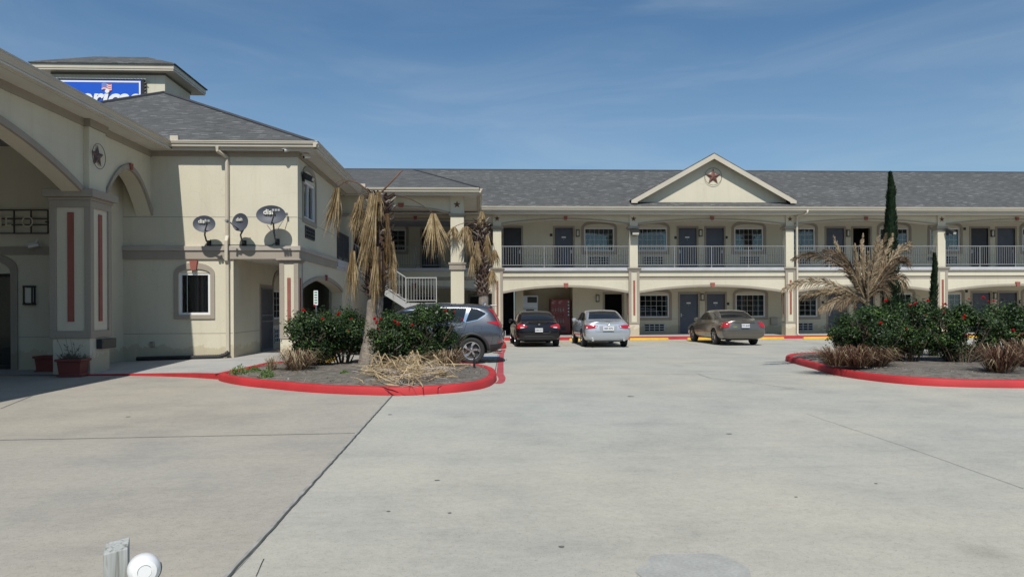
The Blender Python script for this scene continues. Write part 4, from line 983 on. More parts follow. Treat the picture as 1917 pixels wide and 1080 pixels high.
f = atY(537, 402, CY - .1); m = MB(); m.tube([(atY(518, 450, CY - .2).x, CY - .3, atY(518, 437, CY).z), f], .01, 5); m.tube([(atY(500, 430, CY - .5).x, CY - .5, atY(500, 425, CY).z), (atY(518, 445, CY - .2).x, CY - .25, atY(518, 447, CY).z)], .01, 5); m.box(f.x - .03, f.x + .03, f.y - .03, f.y + .03, f.z - .03, f.z + .05); m.build('stay_rod', STEEL, dd_)
m = MB(); zc = BT + .02
m.tube([(xC(396), CY - .06, zc), (xC(425), CY - .05, zc + .005), (xC(440), CY - .05, zc + .01), (xC(470), CY - .06, zc + .005), (xC(500), CY - .05, zc - .01), (xC(510), CY - .06, zc + .0), (xC(519), CY - .05, zc + .09)], .012, 6)
tag(m.build('dish_cable', BLACK, smooth=True), 'thin black cable running along the belt ledge below the dishes', 'cable')
def camera_(p, yaw, label, s=1.0):
    c = thing('security_camera', p, label, 'camera', 'security cameras')
    T = Matrix.Translation(p) @ Matrix.Rotation(yaw, 4, 'Z') @ Matrix.Rotation(.25, 4, 'X') @ Matrix.Scale(s, 4)
    m = MB(T); m.lathe([(0, -.16), (.04, -.16), (.045, -.14), (.045, .06), (.03, .08), (0, .08)], 14, 'y'); m.box(-.05, .05, -.20, .05, .04, .055); b = m.build('housing', M('camera_white', (.6, .6, .57), .4), c, smooth=True, autosm=40)
    m = MB(T); m.lathe([(0, -.165), (.036, -.165), (.036, -.15)], 14, 'y'); m.build('lens', BLACK, b)
    m = MB(T); m.tube([(0, .02, .05), (0, .06, .11), (0, .10, .14)], .018, 6); m.build('bracket', bpy.data.materials['camera_white'], c)
camera_((atY(541, 281, CY - .22).x, CY - .22, atY(541, 281, CY - .2).z), -.9, 'white bullet security camera under the front eave at the office corner')
camera_((SX + .25, CY + .25, atX(572, 289, SX + .25).z), -.7, 'white bullet security camera around the corner under the side eave')
p = atY(66, 459, LY - .2); camera_((p.x, LY - .2, p.z), -1.2, 'white bullet security camera on the belt under the iron lettering')
p = atY(334, 261 + 26, CY - .1)
def floodlight(p, T, label):
    c = thing('floodlight', p, label, 'floodlight', 'black floodlights')
    m = MB(T); m.add([(-.17, -.30, .02), (.17, -.30, .02), (.17, -.05, .16), (-.17, -.05, .16), (-.17, -.26, -.10), (.17, -.26, -.10), (.14, -.05, -.02), (-.14, -.05, -.02)], [(0, 1, 2, 3), (0, 4, 5, 1), (1, 5, 6, 2), (4, 7, 6, 5), (0, 3, 7, 4), (3, 2, 6, 7)]); b = m.build('housing', BLACK, c, bevel=.01)
    m = MB(T); m.add([(-.12, -.296, -.0), (.12, -.296, -.0), (.12, -.27, -.08), (-.12, -.27, -.08)], [(0, 1, 2, 3)]); m.v = [Vector(v) for v in m.v]
    m = MB(T); m.add([(-.12, -.302, -.0), (.12, -.302, -.0), (.12, -.276, -.08), (-.12, -.276, -.08)], [(0, 1, 2, 3)]); m.build('lens', LAMPG, b)
    m = MB(T); m.box(-.05, .05, -.06, -.0, -.09, .09); m.tube([(0, -.02, -.02), (0, -.08, .03)], .03, 6); m.build('wall_box', BLACK, c)
pz = atX(569, 336, SX).z; py = atX(566, 336, SX).y
floodlight((SX, py, pz), Matrix.Translation((SX, py, pz)) @ Matrix.Rotation(PI / 2, 4, 'Z') @ Matrix.Scale(1.1, 4), 'black floodlight beside the arched upper window on the office side wall')
for u, v, lb in ((1187, 437, 'black floodlight on the upper column left of the dormer'), (1772, 436, 'black floodlight on the upper column behind the small cypress')):
    p = atY(u, v, FC - .02); yw = 0 if u < 1500 else .6
    floodlight(p, Matrix.Translation(p) @ Matrix.Rotation(yw, 4, 'Z') @ Matrix.Scale(1.3, 4), lb)
# mailbox / key drop box on canopy pillar
bx = thing('drop_box', (pl1 + .2, py1 + .0, .8), 'dark blue-grey metal drop box fixed behind the canopy pillar', 'box')
ba, bb = atX(188, 640, pl1 + .1).y, py1 + .06; bz0_, bz1_ = atX(198, 652, pl1 + .1).z, atX(198, 634, pl1 + .1).z
m = MB(); m.box(pl1 + .0, pl1 + .14, ba, bb, bz0_, bz1_); m.build('box', M('box_blue_grey', (.022, .028, .036), .5), bx, bevel=.015)
m = MB(); m.box(pl1 + .141, pl1 + .15, ba + .06, bb - .06, bz1_ - .08, bz1_ - .05); m.build('slot', BLACK, bx)

# machines in the alcove
AY = WB + .25
ax0, ax1 = atY(978.5, 600, AY).x, atY(1007, 600, AY).x
ic = thing('ice_machine', ((ax0 + ax1) / 2, AY, WZ), 'pale blue-white ice machine in the alcove behind the black sedan', 'ice machine')
azt, azm = atY(990, 553, AY).z, atY(990, 577.5, AY).z
m = MB(); m.box(ax0, ax1, AY, AY + .7, WZ + .05, azm); m.box(ax0, ax1, AY - .03, AY + .7, azm + .02, azt); m.build('cabinet', M('appliance_white', (.55, .62, .70), .35, .05), ic, bevel=.012)
m = MB(); m.box(ax0 + .25, ax1 - .05, AY - .045, AY - .031, azt - .38, azt - .08); m.box(ax0 + .18, ax1 - .2, AY - .015, AY - .001, azm - .28, azm - .05); m.build('panel', BLACK, ic)
vx0, vx1 = atY(1031, 600, AY).x, atY(1068, 600, AY).x; vzt = atY(1050, 559.5, AY).z
vm = thing('vending_machine', ((vx0 + vx1) / 2, AY, WZ), 'dark red drinks vending machine with white ribbon and bottle pictures in the alcove', 'vending machine')
m = MB(); m.box(vx0, vx1, AY, AY + .8, WZ + .04, vzt); m.build('cabinet', M('vending_red', (.17, .012, .016), .35, .1), vm, bevel=.015)
m = MB()
for k in range(2):
    P = [(vx0 + .18 + .16 * math.sin(t * 5.2 + k * .4) + .12 * t, AY - .006 - k * .003, WZ + .1 + t * .85) for t in [i / 20 for i in range(21)]]
    m.tube(P, [.02 + .02 * math.sin(i / 20 * PI) for i in range(21)], 6)
for x in (.16, .52): m.tube([(vx0 + x + .09 * math.cos(a), AY - .006, vzt - .18 + .05 * math.sin(a) + .03 * math.cos(a)) for a in [i * .45 for i in range(12)]], .014, 5)
m.build('ribbon', M('ribbon_white', (.62, .55, .55), .4), vm)
m = MB(); random.seed(3)
for r_ in range(3):
    for c_ in range(5):
        x = vx0 + .12 + c_ * .135; z = vzt - .55 - r_ * .30
        m.lathe([(0, -.11), (.035, -.11), (.038, 0), (.025, .05), (.014, .07), (.014, .11), (0, .11)], 8, 'z', (x, AY - .02, z), mi=r_ % 2)
m.build('bottle_picture', [M('bottle_a', (.30, .28, .27), .3, .3), M('bottle_b', (.16, .05, .04), .3, .3)], vm)
m = MB(); m.box(vx1 - .16, vx1 - .05, AY - .02, AY - .001, vzt - 1.0, vzt - .1)
for k in range(5): m.box(vx1 - .14, vx1 - .08, AY - .035, AY - .02, vzt - .2 - k * .17, vzt - .12 - k * .17, mi=1)
m.build('selection_panel', [BLACK, WSG], vm); m = MB(); m.box(vx0 + .3, vx1 - .25, AY - .02, AY - .001, WZ + .2, WZ + .42); m.build('delivery_slot', BLACK, vm)

# yellow wheel stops
def stop(x0, x1, y, label, rz=0):
    L = x1 - x0; c = ((x0 + x1) / 2, y)
    m = MB(Matrix.Translation((c[0], c[1], gz(y))) @ Matrix.Rotation(rz, 4, 'Z'))
    h = L / 2; p = [(-.075, 0), (.075, 0), (.055, .11), (-.055, .11)]
    vs = [(-h, a, b) for a, b in p] + [(h, a, b) for a, b in p]
    for i in (2, 3): vs[i] = (-h + .04, vs[i][1], vs[i][2]); vs[i + 4] = (h - .04, vs[i + 4][1], vs[i + 4][2])
    m.add(vs, [(3, 2, 1, 0), (4, 5, 6, 7), (0, 1, 5, 4), (1, 2, 6, 5), (2, 3, 7, 6), (3, 0, 4, 7)])
    tag(m.build('wheel_stop', YEL, bevel=.012), label, 'wheel stop', 'yellow wheel stops')
ys_ = 33.6
def xs_(u): return atY(u, 637, ys_).x
for a, b, lb in ((960, 1028, 'yellow wheel stop hidden in front of the black sedan'), (1065, 1132, 'yellow wheel stop peeking out left of the silver sedan'), (1178, 1252, 'fully visible yellow wheel stop right of the silver sedan by the column'), (1286, 1360, 'yellow wheel stop with its left end left of the bronze sedan'), (1408, 1468, 'yellow wheel stop right of the bronze sedan'), (1503, 1572, 'yellow wheel stop left behind the brown grass tuft'), (1712, 1785, 'yellow wheel stop seen under the right island shrubs'), (1812, 1880, 'yellow wheel stop behind the right island, near the picture edge')):
    stop(xs_(a), xs_(b), ys_, lb)
stop(-1.0, .8, 0, 'yellow wheel stop behind the left rose bushes in front of the grey car'); o = [x for x in COL.objects if x.name.startswith('wheel_stop')][-1]
o.location = (-4.25, 20.7, 0); o.rotation_euler = (0, 0, PI / 2 - .05)
# ================================================================== PLANTED ISLANDS
random.seed(11)
def smooth_closed(P, n=6):
    out = []; L = len(P); P = [Vector(p) for p in P]
    for i in range(L):
        a, b, c, d = P[i - 1], P[i], P[(i + 1) % L], P[(i + 2) % L]
        for k in range(n):
            t = k / n
            out.append(.5 * ((2 * b) + (c - a) * t + (2 * a - 5 * b + 4 * c - d) * t * t + (3 * b - a - 3 * c + d) * t ** 3))
    return out
def island(path, name, h=.15, w=.17, mound=.16, bed_z=.12, seed=0):
    P = smooth_closed(path); n = len(P)
    area = sum(P[i].x * P[(i + 1) % n].y - P[(i + 1) % n].x * P[i].y for i in range(n))
    if area < 0: P.reverse()
    nr = []
    for i in range(n):
        d = (P[(i + 1) % n] - P[i - 1]).normalized(); nr.append(Vector((-d.y, d.x)))     # inward
    prof = [(0, -.1), (.0, .0), (.012, h * .75), (.035, h * .96), (.06, h), (w - .02, h), (w, h - .015), (w, .0)]
    vs, fs = [], []
    for i in range(n):
        for a, b in prof:
            q = P[i] + nr[i] * (a + U(-.004, .004)); vs.append((q.x, q.y, gz(q.y) + b + (U(-.004, .004) if b > .05 else 0)))
    k = len(prof)
    for i in range(n):
        for j in range(k - 1): fs.append((i * k + j, ((i + 1) % n) * k + j, ((i + 1) % n) * k + j + 1, i * k + j + 1))
    m = MB(); m.add(vs, fs); tag(m.build(name + '_kerb', REDK, smooth=True, autosm=60), kind='structure')
    I = [P[i] + nr[i] * (w - .005) for i in range(n)]; cx_ = sum((p.x for p in I)) / n; cy_ = sum((p.y for p in I)) / n; rings = 16
    vs = []
    for r in range(rings + 1):
        t = r / rings
        for p in I:
            x, y = p.x + (cx_ - p.x) * t, p.y + (cy_ - p.y) * t
            e = min(1, t * 5); z = bed_z + mound * e * (.6 + .6 * noise.noise(Vector((x * .5, y * .5, seed)))) + .03 * e * noise.noise(Vector((x * 3, y * 3, 5))) + .012 * noise.noise(Vector((x * 14, y * 14, 2)))
            vs.append((x, y, gz(y) + max(z, .04)))
    fs = [(r * n + i, r * n + (i + 1) % n, (r + 1) * n + (i + 1) % n, (r + 1) * n + i) for r in range(rings) for i in range(n)]
    m = MB(); m.add(vs, fs); tag(m.build(name + '_bed', SOIL, smooth=True), kind='structure')
LI = [(-5.62, 16.05), (-4.9, 15.0), (-4.06, 14.25), (-2.85, 13.40), (-1.5, 12.92), (-.6, 13.12), (.05, 13.7), (.33, 14.5), (.45, 15.6), (.40, 16.9), (.05, 18.0), (-.7, 18.45), (-2.2, 18.55), (-3.9, 18.65), (-5.1, 18.75), (-5.45, 18.0), (-5.5, 17.0)]
island(LI, 'left_island')
RI = [(8.25, 17.2), (8.02, 15.8), (8.2, 14.4), (8.85, 13.45), (10.3, 13.0), (12.5, 12.85), (16, 12.85), (20, 12.9), (23, 13.8), (24, 16.5), (23, 20.3), (20, 21.4), (14, 21.5), (10.2, 21.35), (8.9, 20.3), (8.5, 18.8)]
island(RI, 'right_island', seed=4)
island([(-2.6, 27.0), (-.5, 26.85), (.7, 26.9), (1.12, 27.4), (1.2, 28.6), (1.2, 30.5), (.9, 32.5), (.2, 33.2), (-1, 33.2), (-1.2, 31.5), (-1.5, 29.5), (-2.7, 29.2), (-3.0, 28.0)], 'far_island', seed=8)

# soil crumbs and litter: nobody could count them
m = MB()
def crumb(m, x, y, z, s, mi):
    vs = [(x + U(-s, s), y + U(-s, s), z + U(0, s)) for _ in range(4)]; m.add(vs, [(0, 1, 2), (0, 2, 3), (0, 3, 1), (1, 3, 2)], mi)
def in_poly(x, y, P):
    c = False; n = len(P)
    for i in range(n):
        a, b = P[i], P[i - 1]
        if (a[1] > y) != (b[1] > y) and x < (b[0] - a[0]) * (y - a[1]) / (b[1] - a[1]) + a[0]: c = not c
    return c
for P, xs, ys, seed, cnt in ((LI, (-5.3, .2), (13.2, 18.4), 0, 2600), (RI, (8, 16.5), (13.2, 21), 4, 4200)):
    for _ in range(cnt):
        x, y = U(*xs), U(*ys)
        if not in_poly(x, y, P): continue
        if min((Vector((x, y)) - Vector(p)).length for p in smooth_closed(P, 4)) < .22: continue
        z = .12 + .16 * (.6 + .6 * noise.noise(Vector((x * .5, y * .5, seed)))) - .02
        crumb(m, x, y, z, U(.008, .028), 0 if R() < .7 else (1 if R() < .75 else 2))
tag(m.build('soil_crumbs', [M('clod', (.16, .145, .13), 1, .3), M('mulch_chip', (.30, .25, .19), .95, .3), M('pale_pebble', (.5, .48, .44), .9, .2)], fixn=False), 'pale pebbles, clods and mulch chips scattered over the planting beds', 'litter', kind='stuff')

# ------------------------------------------------------------------ rose bushes
def rose_flower(m, c, r):
    for ring, (n, rr, tl) in enumerate(((6, 1.0, .25), (5, .72, .6), (4, .42, 1.0))):
        for k in range(n):
            a = 2 * PI * k / n + ring * .5 + U(-.2, .2); d = Vector((math.cos(a), math.sin(a), 0)); t = Vector((-math.sin(a), math.cos(a), 0))
            b = c; tip = c + d * r * rr * (1 - tl * .35) + Vector((0, 0, r * tl * .9 + U(-.1, .1) * r)); w = r * .45
            m.add([b, c + (d * .5 + t * .8) * w + Vector((0, 0, r * tl * .5)), tip + t * w * .5, tip - t * w * .5, c + (d * .5 - t * .8) * w + Vector((0, 0, r * tl * .5))], [(0, 1, 2, 3, 4)])
def rose_bush(cx, cy, hw, dp, z0, h, label, leaves=5200, seed=1, flowers=8, bare=.28, pts=None):
    random.seed(seed)
    b = thing('rose_bush', (cx, cy, z0), label, 'rose bush', 'red rose bushes on the islands')
    st_ = MB(); tips = []
    for k in range(24):
        a = U(0, 2 * PI); rr = R() ** .5; e = Vector((cx + math.cos(a) * hw * rr * 1.02, cy + math.sin(a) * dp * rr * 1.0, z0 + h * U(.45, 1.06) * (1 - .25 * rr)))
        s = Vector((cx + math.cos(a) * hw * .25 * rr, cy + math.sin(a) * dp * .25, z0 - .05)); mid_ = s.lerp(e, .5) + Vector((U(-.08, .08), U(-.08, .08), U(0, .12)))
        st_.tube([s, s.lerp(mid_, .5), mid_, e], [.016, .013, .010, .005], 5); tips.append(e)
        for _ in range(3):
            q = mid_.lerp(e, U(.1, .9)); st_.tube([q, q + Vector((U(-.2, .2), U(-.2, .2), U(.0, .22)))], [.006, .003], 4)
    st_.build('stems', STEM, b)
    lf = MB(); clumps = []
    nclump = 52
    for k in range(nclump):
        while True:
            x, y, z = U(-1, 1), U(-1, 1), U(-1, 1)
            if .25 < x * x + y * y + z * z <= 1: break
        zc_ = bare + (1 - bare) * (z + 1) / 2
        w = 1 - .35 * (1 - zc_) ** 2
        clumps.append((Vector((cx + x * hw * .86 * w, cy + y * dp * .86 * w, z0 + h * zc_ * .95)), U(.13, .27)))
    per = leaves // nclump
    for c, r in clumps:
        lt = .05 if R() < .55 else U(.15, .45)
        for _ in range(int(per * U(.55, 1.4))):
            d = Vector((random.gauss(0, 1), random.gauss(0, 1), random.gauss(0, .8))).normalized() * r * (R() ** .42) * (1.0 if R() < .93 else 1.6)
            p = c + d; n_ = (d.normalized() + Vector((U(-.9, .9), U(-.9, .9), U(-.2, 1.3)))).normalized(); a = n_.orthogonal().normalized()
            a = (Matrix.Rotation(U(0, 6.28), 3, n_) @ a); t = n_.cross(a); s = U(.020, .040)
            bend = n_ * s * U(-.3, .3)
            lf.add([p - a * s, p + t * s * .55 + bend, p + a * s * 1.1, p - t * s * .55 + bend], [(0, 1, 2, 3)], 1 if R() < lt else 0)
    for e in tips:          # loose shoots
        for _ in range(22):
            p = e + Vector((U(-.13, .13), U(-.13, .13), U(-.16, .20))); s = U(.02, .035); a = Vector((U(-1, 1), U(-1, 1), U(-.4, .6))).normalized(); t = a.orthogonal().normalized()
            lf.add([p - a * s, p + t * s * .5, p + a * s, p - t * s * .5], [(0, 1, 2, 3)])
    lf.build('foliage', [LEAF, LEAFL], b, fixn=False)
    for i in range(flowers):
        if pts and i < len(pts):
            u, v = pts[i]; y = cy - dp * .80 * math.sqrt(max(.08, 1 - ((u - 0) * 0) ** 2)); c = atY(u, v, y + U(0, .12))
        else:
            a = U(-PI, 0); c = Vector((cx + math.cos(a) * hw * .9, cy + math.sin(a) * dp * .95, z0 + h * U(.5, .95)))
        for _ in range(1 if R() < .8 else 2):
            fl = MB(); rose_flower(fl, c, U(.035, .068)); fl.build('rose', ROSE, b, fixn=False); c = c + Vector((U(-.08, .08), U(-.03, .03), U(-.07, .07)))
    return b
def bush_px(u0, u1, vt, y, dp, z0, label, seed, pts, leaves=5200, bare=.09, shift=0):
    leaves = int(leaves * 2.1)
    a, b = atY(u0, vt, y), atY(u1, vt, y); return rose_bush((a.x + b.x) / 2, y, (b.x - a.x) / 2, dp, z0, a.z - z0, label, leaves, seed, len(pts), bare, pts)
bush_px(534, 645, 580, 17.0, .75, .20, 'rose bush at the left end of the left island, before the office corner column', 21, [(571, 583), (604, 599), (589, 574), (633, 591)], 5400)
bush_px(590, 692, 573, 17.6, .75, .22, 'rose bush directly left of the big dead palm trunk', 22, [(609, 609), (623, 613), (658, 598), (651, 622), (569, 623), (603, 635)], 5200)
bush_px(686, 782, 586, 16.5, .65, .24, 'smaller rose bush directly right of the big dead palm trunk', 23, [(701, 599), (713, 599), (704, 606), (707, 617), (713, 634), (739, 603), (771, 610)], 4400)
bush_px(738, 870, 566, 16.9, .85, .22, 'tallest rose bush of the left island, in front of the grey car', 24, [(851, 585), (865, 600), (834, 584)], 7000)
bush_px(1552, 1692, 572, 16.4, .9, .20, 'rose bush at the left end of the right island under the feathery dead palm', 31, [(1601, 577), (1649, 607), (1658, 565)], 7400, .10)
bush_px(1628, 1764, 562, 17.0, .9, .20, 'rose bush in front of the tall cypress', 32, [(1703, 573), (1712, 571), (1716, 568), (1737, 565), (1698, 617), (1733, 591)], 7000)
bush_px(1726, 1864, 570, 16.6, .9, .18, 'rose bush in front of the small thin cypress', 33, [(1766, 573), (1767, 585), (1806, 593), (1814, 561), (1841, 559)], 6600)
bush_px(1816, 1964, 566, 16.8, .9, .18, 'rose bush cut by the right edge of the picture', 34, [(1850, 566), (1860, 565), (1916, 625), (1897, 620)], 6600)

# ------------------------------------------------------------------ grass tufts and small plants
def tuft(cx, cy, z0, r, h, n, mats, label, seed, kind='grass tuft', droop=.6, name='grass_tuft', group='brown grass tufts'):
    random.seed(seed); m = MB()
    for k in range(n):
        a = U(0, 2 * PI); d = Vector((math.cos(a), math.sin(a), 0)); s = Vector((cx, cy, z0)) + d * U(0, r * .35) + Vector((U(-.03, .03), U(-.03, .03), 0))
        L = h * U(.5, 1.15); out = U(.15, 1.0) * r; w = U(.004, .009); t = Vector((-d.y, d.x, 0))
        p1 = s + d * out * .35 + Vector((0, 0, L * .55)); p2 = s + d * out * .75 + Vector((0, 0, L * .9)); p3 = s + d * out * (1.1 + .4 * R()) + Vector((0, 0, L * (1.0 - droop * R())))
        m.add([s - t * w, s + t * w, p1 + t * w, p1 - t * w, p2 + t * w * .7, p2 - t * w * .7, p3], [(0, 1, 2, 3), (3, 2, 4, 5), (5, 4, 6)], random.randrange(len(mats)))
    o = m.build(name, mats, fixn=False); tag(o, label, kind, group); return o
STRAW = leafmat('straw_blade', (.33, .25, .15), (.55, .46, .30), .8, .2, 5, .2)
p = G(556, 693, .2); tuft(p.x, p.y, .16, .55, .50, 420, [DGRASS, STRAW], 'brown grass tuft below the left rose bushes near the island tip', 41)
p = G(836, 690, .2); tuft(p.x, 16.2, .2, .6, .42, 380, [DGRASS, STRAW], 'brown grass tuft at the right end of the left island before the car wheel', 42)
for i, (u, y, r, h, lb) in enumerate(((1566, 15.9, .7, .42, 'leftmost brown grass tuft of the right island'), (1604, 15.6, .7, .48, 'brown grass tuft under the leftmost rose bush of the right island'), (1640, 15.8, .6, .42, 'brown grass tuft between the two left bushes of the right island'), (1872, 14.3, .7, .55, 'straw tipped brown grass tuft nearest the kerb at the right edge'), (1925, 15.0, .7, .6, 'brown grass tuft cut by the right edge of the picture'))):
    q = atY(u, 660, y); tuft(q.x, y, .20, r, h, 420, [DGRASS, DGRASS, DGRASS, DGRASS, STRAW], lb, 50 + i)
def leafy(cx, cy, z0, r, h, n, label, seed, mat):
    random.seed(seed); m = MB()
    for k in range(n):
        d = Vector((U(-1, 1), U(-1, 1), 0)) * r; p = Vector((cx, cy, z0)) + d + Vector((0, 0, h * R() * (1 - d.length / r / 2.2))); a = Vector((U(-1, 1), U(-1, 1), U(.2, 1.2))).normalized(); t = a.orthogonal().normalized(); s = U(.015, .032)
        m.add([p - a * s, p + t * s * .4, p + a * s, p - t * s * .4], [(0, 1, 2, 3)])
    tag(m.build('weed', mat, fixn=False), label, 'weed', 'small green weeds')
for i, (u, v, r, h, lb) in enumerate(((446, 700, .17, .26, 'bright green weed nearest the left tip of the left island'), (473, 699, .13, .22, 'smaller green weed just right of the first one behind the red kerb'), (497, 706, .14, .22, 'green weed right at the red kerb below the dead grass'), (643, 702, .09, .15, 'little green weed in the bare soil left of the palm'), (774, 683, .10, .16, 'green weed growing out of the dead frond pile'))):
    q = G(u, v, .16); leafy(q.x, q.y + .1, .13, r, h, 260, lb, 60 + i, LEAFL if i else LEAFL)
q = G(497, 700, .16); tuft(q.x, q.y + .5, .14, .22, .36, 90, [STRAW], 'straw coloured dry tuft standing among the green weeds', 66, droop=.3)

# ------------------------------------------------------------------ palms with hanging dead fans
def palm_trunk(parent, base, top, r0, r1, boot_from, rb, seed):
    random.seed(seed); base, top = Vector(base), Vector(top); m = MB(); n = 40; P, rs = [], []
    L = (top - base).length
    for i in range(n + 1):
        t = i / n; p = base.lerp(top, t) + Vector((.03 * math.sin(t * 3), 0, 0)); P.append(p)
        r = r0 * (1.35 - .35 * min(1, t * 5)) if t < boot_from else r0
        rs.append((r + (r1 - r0) * t) * U(.96, 1.04))
    m.tube(P, rs, 20)
    tr = m.build('trunk', TRUNK, parent, smooth=True)
    b = MB(); zb = boot_from * L; k = 0; z = zb
    while z < L:
        t = (z - zb) / (L - zb); c = base.lerp(top, z / L); a = k * 2.399; k += 1; z += .012
        rr = rb * (.92 + .12 * math.sin(t * 3.0)); d = Vector((math.cos(a), math.sin(a), 0)); tt = Vector((-d.y, d.x, 0)); w = U(.03, .055); l = U(.07, .16)
        s = c + d * rr * .72; e = c + d * (rr + l * .5) + Vector((0, 0, l * U(.6, 1.1))); u_ = Vector((0, 0, .025))
        b.add([s - tt * w, s + tt * w, s + tt * w * .8 + u_, s - tt * w * .8 + u_, e - tt * w * .5, e + tt * w * .5, e + tt * w * .5 + u_ * .6, e - tt * w * .5 + u_ * .6], [(0, 1, 5, 4), (3, 7, 6, 2), (0, 4, 7, 3), (1, 2, 6, 5), (4, 5, 6, 7)], 1 if R() < .22 else 0)
    b.tube([base.lerp(top, boot_from), base.lerp(top, .5 + boot_from / 2), top], [rb * .8, rb * .85, rb * .6], 14)
    b.build('leaf_bases', [BOOT, BOOTL], parent, fixn=False)
def hanging_fan(parent, a, hub, length, width, n=60, seed=0, spread_dir=(1, 0, 0), petiole=True, mid_=None, lean=(0, 0, 0), fold=.5):
    """petiole from the crown a to the hub, then a folded dead fan hanging down from the hub"""
    random.seed(seed); a, hub = Vector(a), Vector(hub); m = MB()
    if petiole:
        c = Vector(mid_) if mid_ is not None else a.lerp(hub, .5) + Vector((0, 0, .25)); P = []
        for i in range(11):
            t = i / 10; P.append(a * (1 - t) ** 2 + c * 2 * t * (1 - t) + hub * t * t)
        m.tube(P, [.020 - .010 * i / 10 for i in range(11)], 6, mi=1)
    sd = Vector(spread_dir).normalized(); fw = sd.cross(Vector((0, 0, 1)))
    lean = Vector(lean)
    for k in range(n):
        s = (k / (n - 1) - .5) * 2 + U(-.06, .06); dpt = U(-1, 1) * .28
        L = length * (1 - .16 * abs(s) ** 1.5) * U(.52, 1.08); tipx = s * width * .5 * U(.7, 1.15)
        p0 = hub + sd * s * .05 + fw * dpt * .1
        b1 = hub + sd * tipx * .42 + fw * dpt * width * .5 + Vector((0, 0, -L * .33)) + lean * .25
        b2 = hub + sd * tipx * .80 + fw * dpt * width * .8 + Vector((U(-.02, .02), U(-.02, .02), -L * .68)) + lean * .6
        b3 = hub + sd * tipx * (1.16 + U(-.15, .12)) + fw * dpt * width * .8 + Vector((U(-.04, .04), U(-.04, .04), -L)) + lean
        w0, w1, w2 = .012, U(.012, .023), U(.004, .009); th = U(0, PI); tv = (sd * math.cos(th) + fw * math.sin(th))
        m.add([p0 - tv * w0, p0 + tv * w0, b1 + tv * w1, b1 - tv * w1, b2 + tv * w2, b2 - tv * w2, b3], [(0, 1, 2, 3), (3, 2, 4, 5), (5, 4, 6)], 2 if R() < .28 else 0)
    return m.build('frond', [DEADF, STALKD, DARKFAN], parent, fixn=False)
PX, PY = -2.43, 17.35
palm1 = thing('fan_palm', (PX, PY, .25), 'tall dead fan palm with hanging tan fronds and dark shaggy top on the left island', 'palm tree', 'dead fan palms')
ptop = atY(714, 366, PY); pb = (atY(692, 672, PY).x, PY, .1)
palm_trunk(palm1, pb, ptop, .215, .15, .42, .30, 5)
def pp(u, v, dy=0): return atY(u, v, PY + dy)
fr = [  # petiole start px, hub px, fan bottom v, width px, arc mid px, depth offset, lean px
    ((700, 372), (632, 352), 453, 30, (660, 318), .1, -14), ((700, 372), (677, 367), 444, 20, (688, 356), -.1, -15), ((698, 370), (696, 362), 512, 18, (696, 350), -.40, -18),
    ((702, 366), (703, 366), 500, 16, (703, 352), -.45, -12), ((700, 380), (680, 440), 512, 14, (684, 372), -.3, 2), ((679, 372), (660, 470), 572, 22, (664, 440), -.15, -2),
    ((714, 362), (724, 428), 470, 10, (716, 392), -.25, 4), ((716, 370), (733, 452), 565, 15, (728, 410), -.1, 3), ((710, 372), (811, 400), 494, 44, (755, 352), .15, 8),
    ((702, 460), (704, 462), 600, 15, (704, 455), -.40, -4), ((706, 366), (709, 360), 430, 16, (707, 350), -.3, 0), ((698, 372), (668, 380), 452, 14, (680, 368), .3, -6), ((695, 400), (690, 420), 530, 16, (692, 400), -.36, -12)]
for i, (a, h, vb, w, c, dy, ln) in enumerate(fr):
    hub = pp(*h, dy); Ln = (vb - h[1]) / FOC * (PY + dy); wd = w / FOC * PY
    hanging_fan(palm1, pp(*a, dy * .3), hub, Ln, wd * 1.22, int(62 + w * 1.6), 100 + i, (1, U(-.3, .3), 0), True, pp(*c, dy * .6), lean=(ln / FOC * PY, 0, 0))
for i_, (h_, vb_, w_) in enumerate((((712, 392), 470, 22), ((720, 430), 540, 20), ((704, 440), 545, 22), ((714, 470), 560, 26), ((726, 400), 500, 12))):
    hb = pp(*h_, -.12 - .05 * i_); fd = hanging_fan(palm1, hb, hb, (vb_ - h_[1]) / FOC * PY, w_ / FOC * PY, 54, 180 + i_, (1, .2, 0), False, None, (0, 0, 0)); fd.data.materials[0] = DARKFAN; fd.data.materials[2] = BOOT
m = MB(); m.tube([pp(703, 376), pp(716, 358, -.1), pp(753, 319, -.25)], [.030, .024, .020], 6); m.tube([pp(700, 376), pp(688, 356), pp(668, 342), pp(648, 338, -.1)], [.028, .02, .012, .006], 6); m.tube([pp(650, 345), pp(640, 338), pp(629, 343)], [.008, .008, .004], 4)
m.build('frond_stalk', M('bare_stalk', (.12, .062, .035), .7, .3, 6), palm1, smooth=True)
QX, QY = .32, 29.0
palm2 = thing('fan_palm', (QX, QY, .05), 'smaller dead fan palm with brown trunk and drooping fans beside the first guest wing column', 'palm tree', 'dead fan palms')
palm_trunk(palm2, (QX, QY, 0), atY(901, 412, QY), .21, .17, .40, .30, 6)
def pq(u, v, dy=0): return atY(u, v, QY + dy)
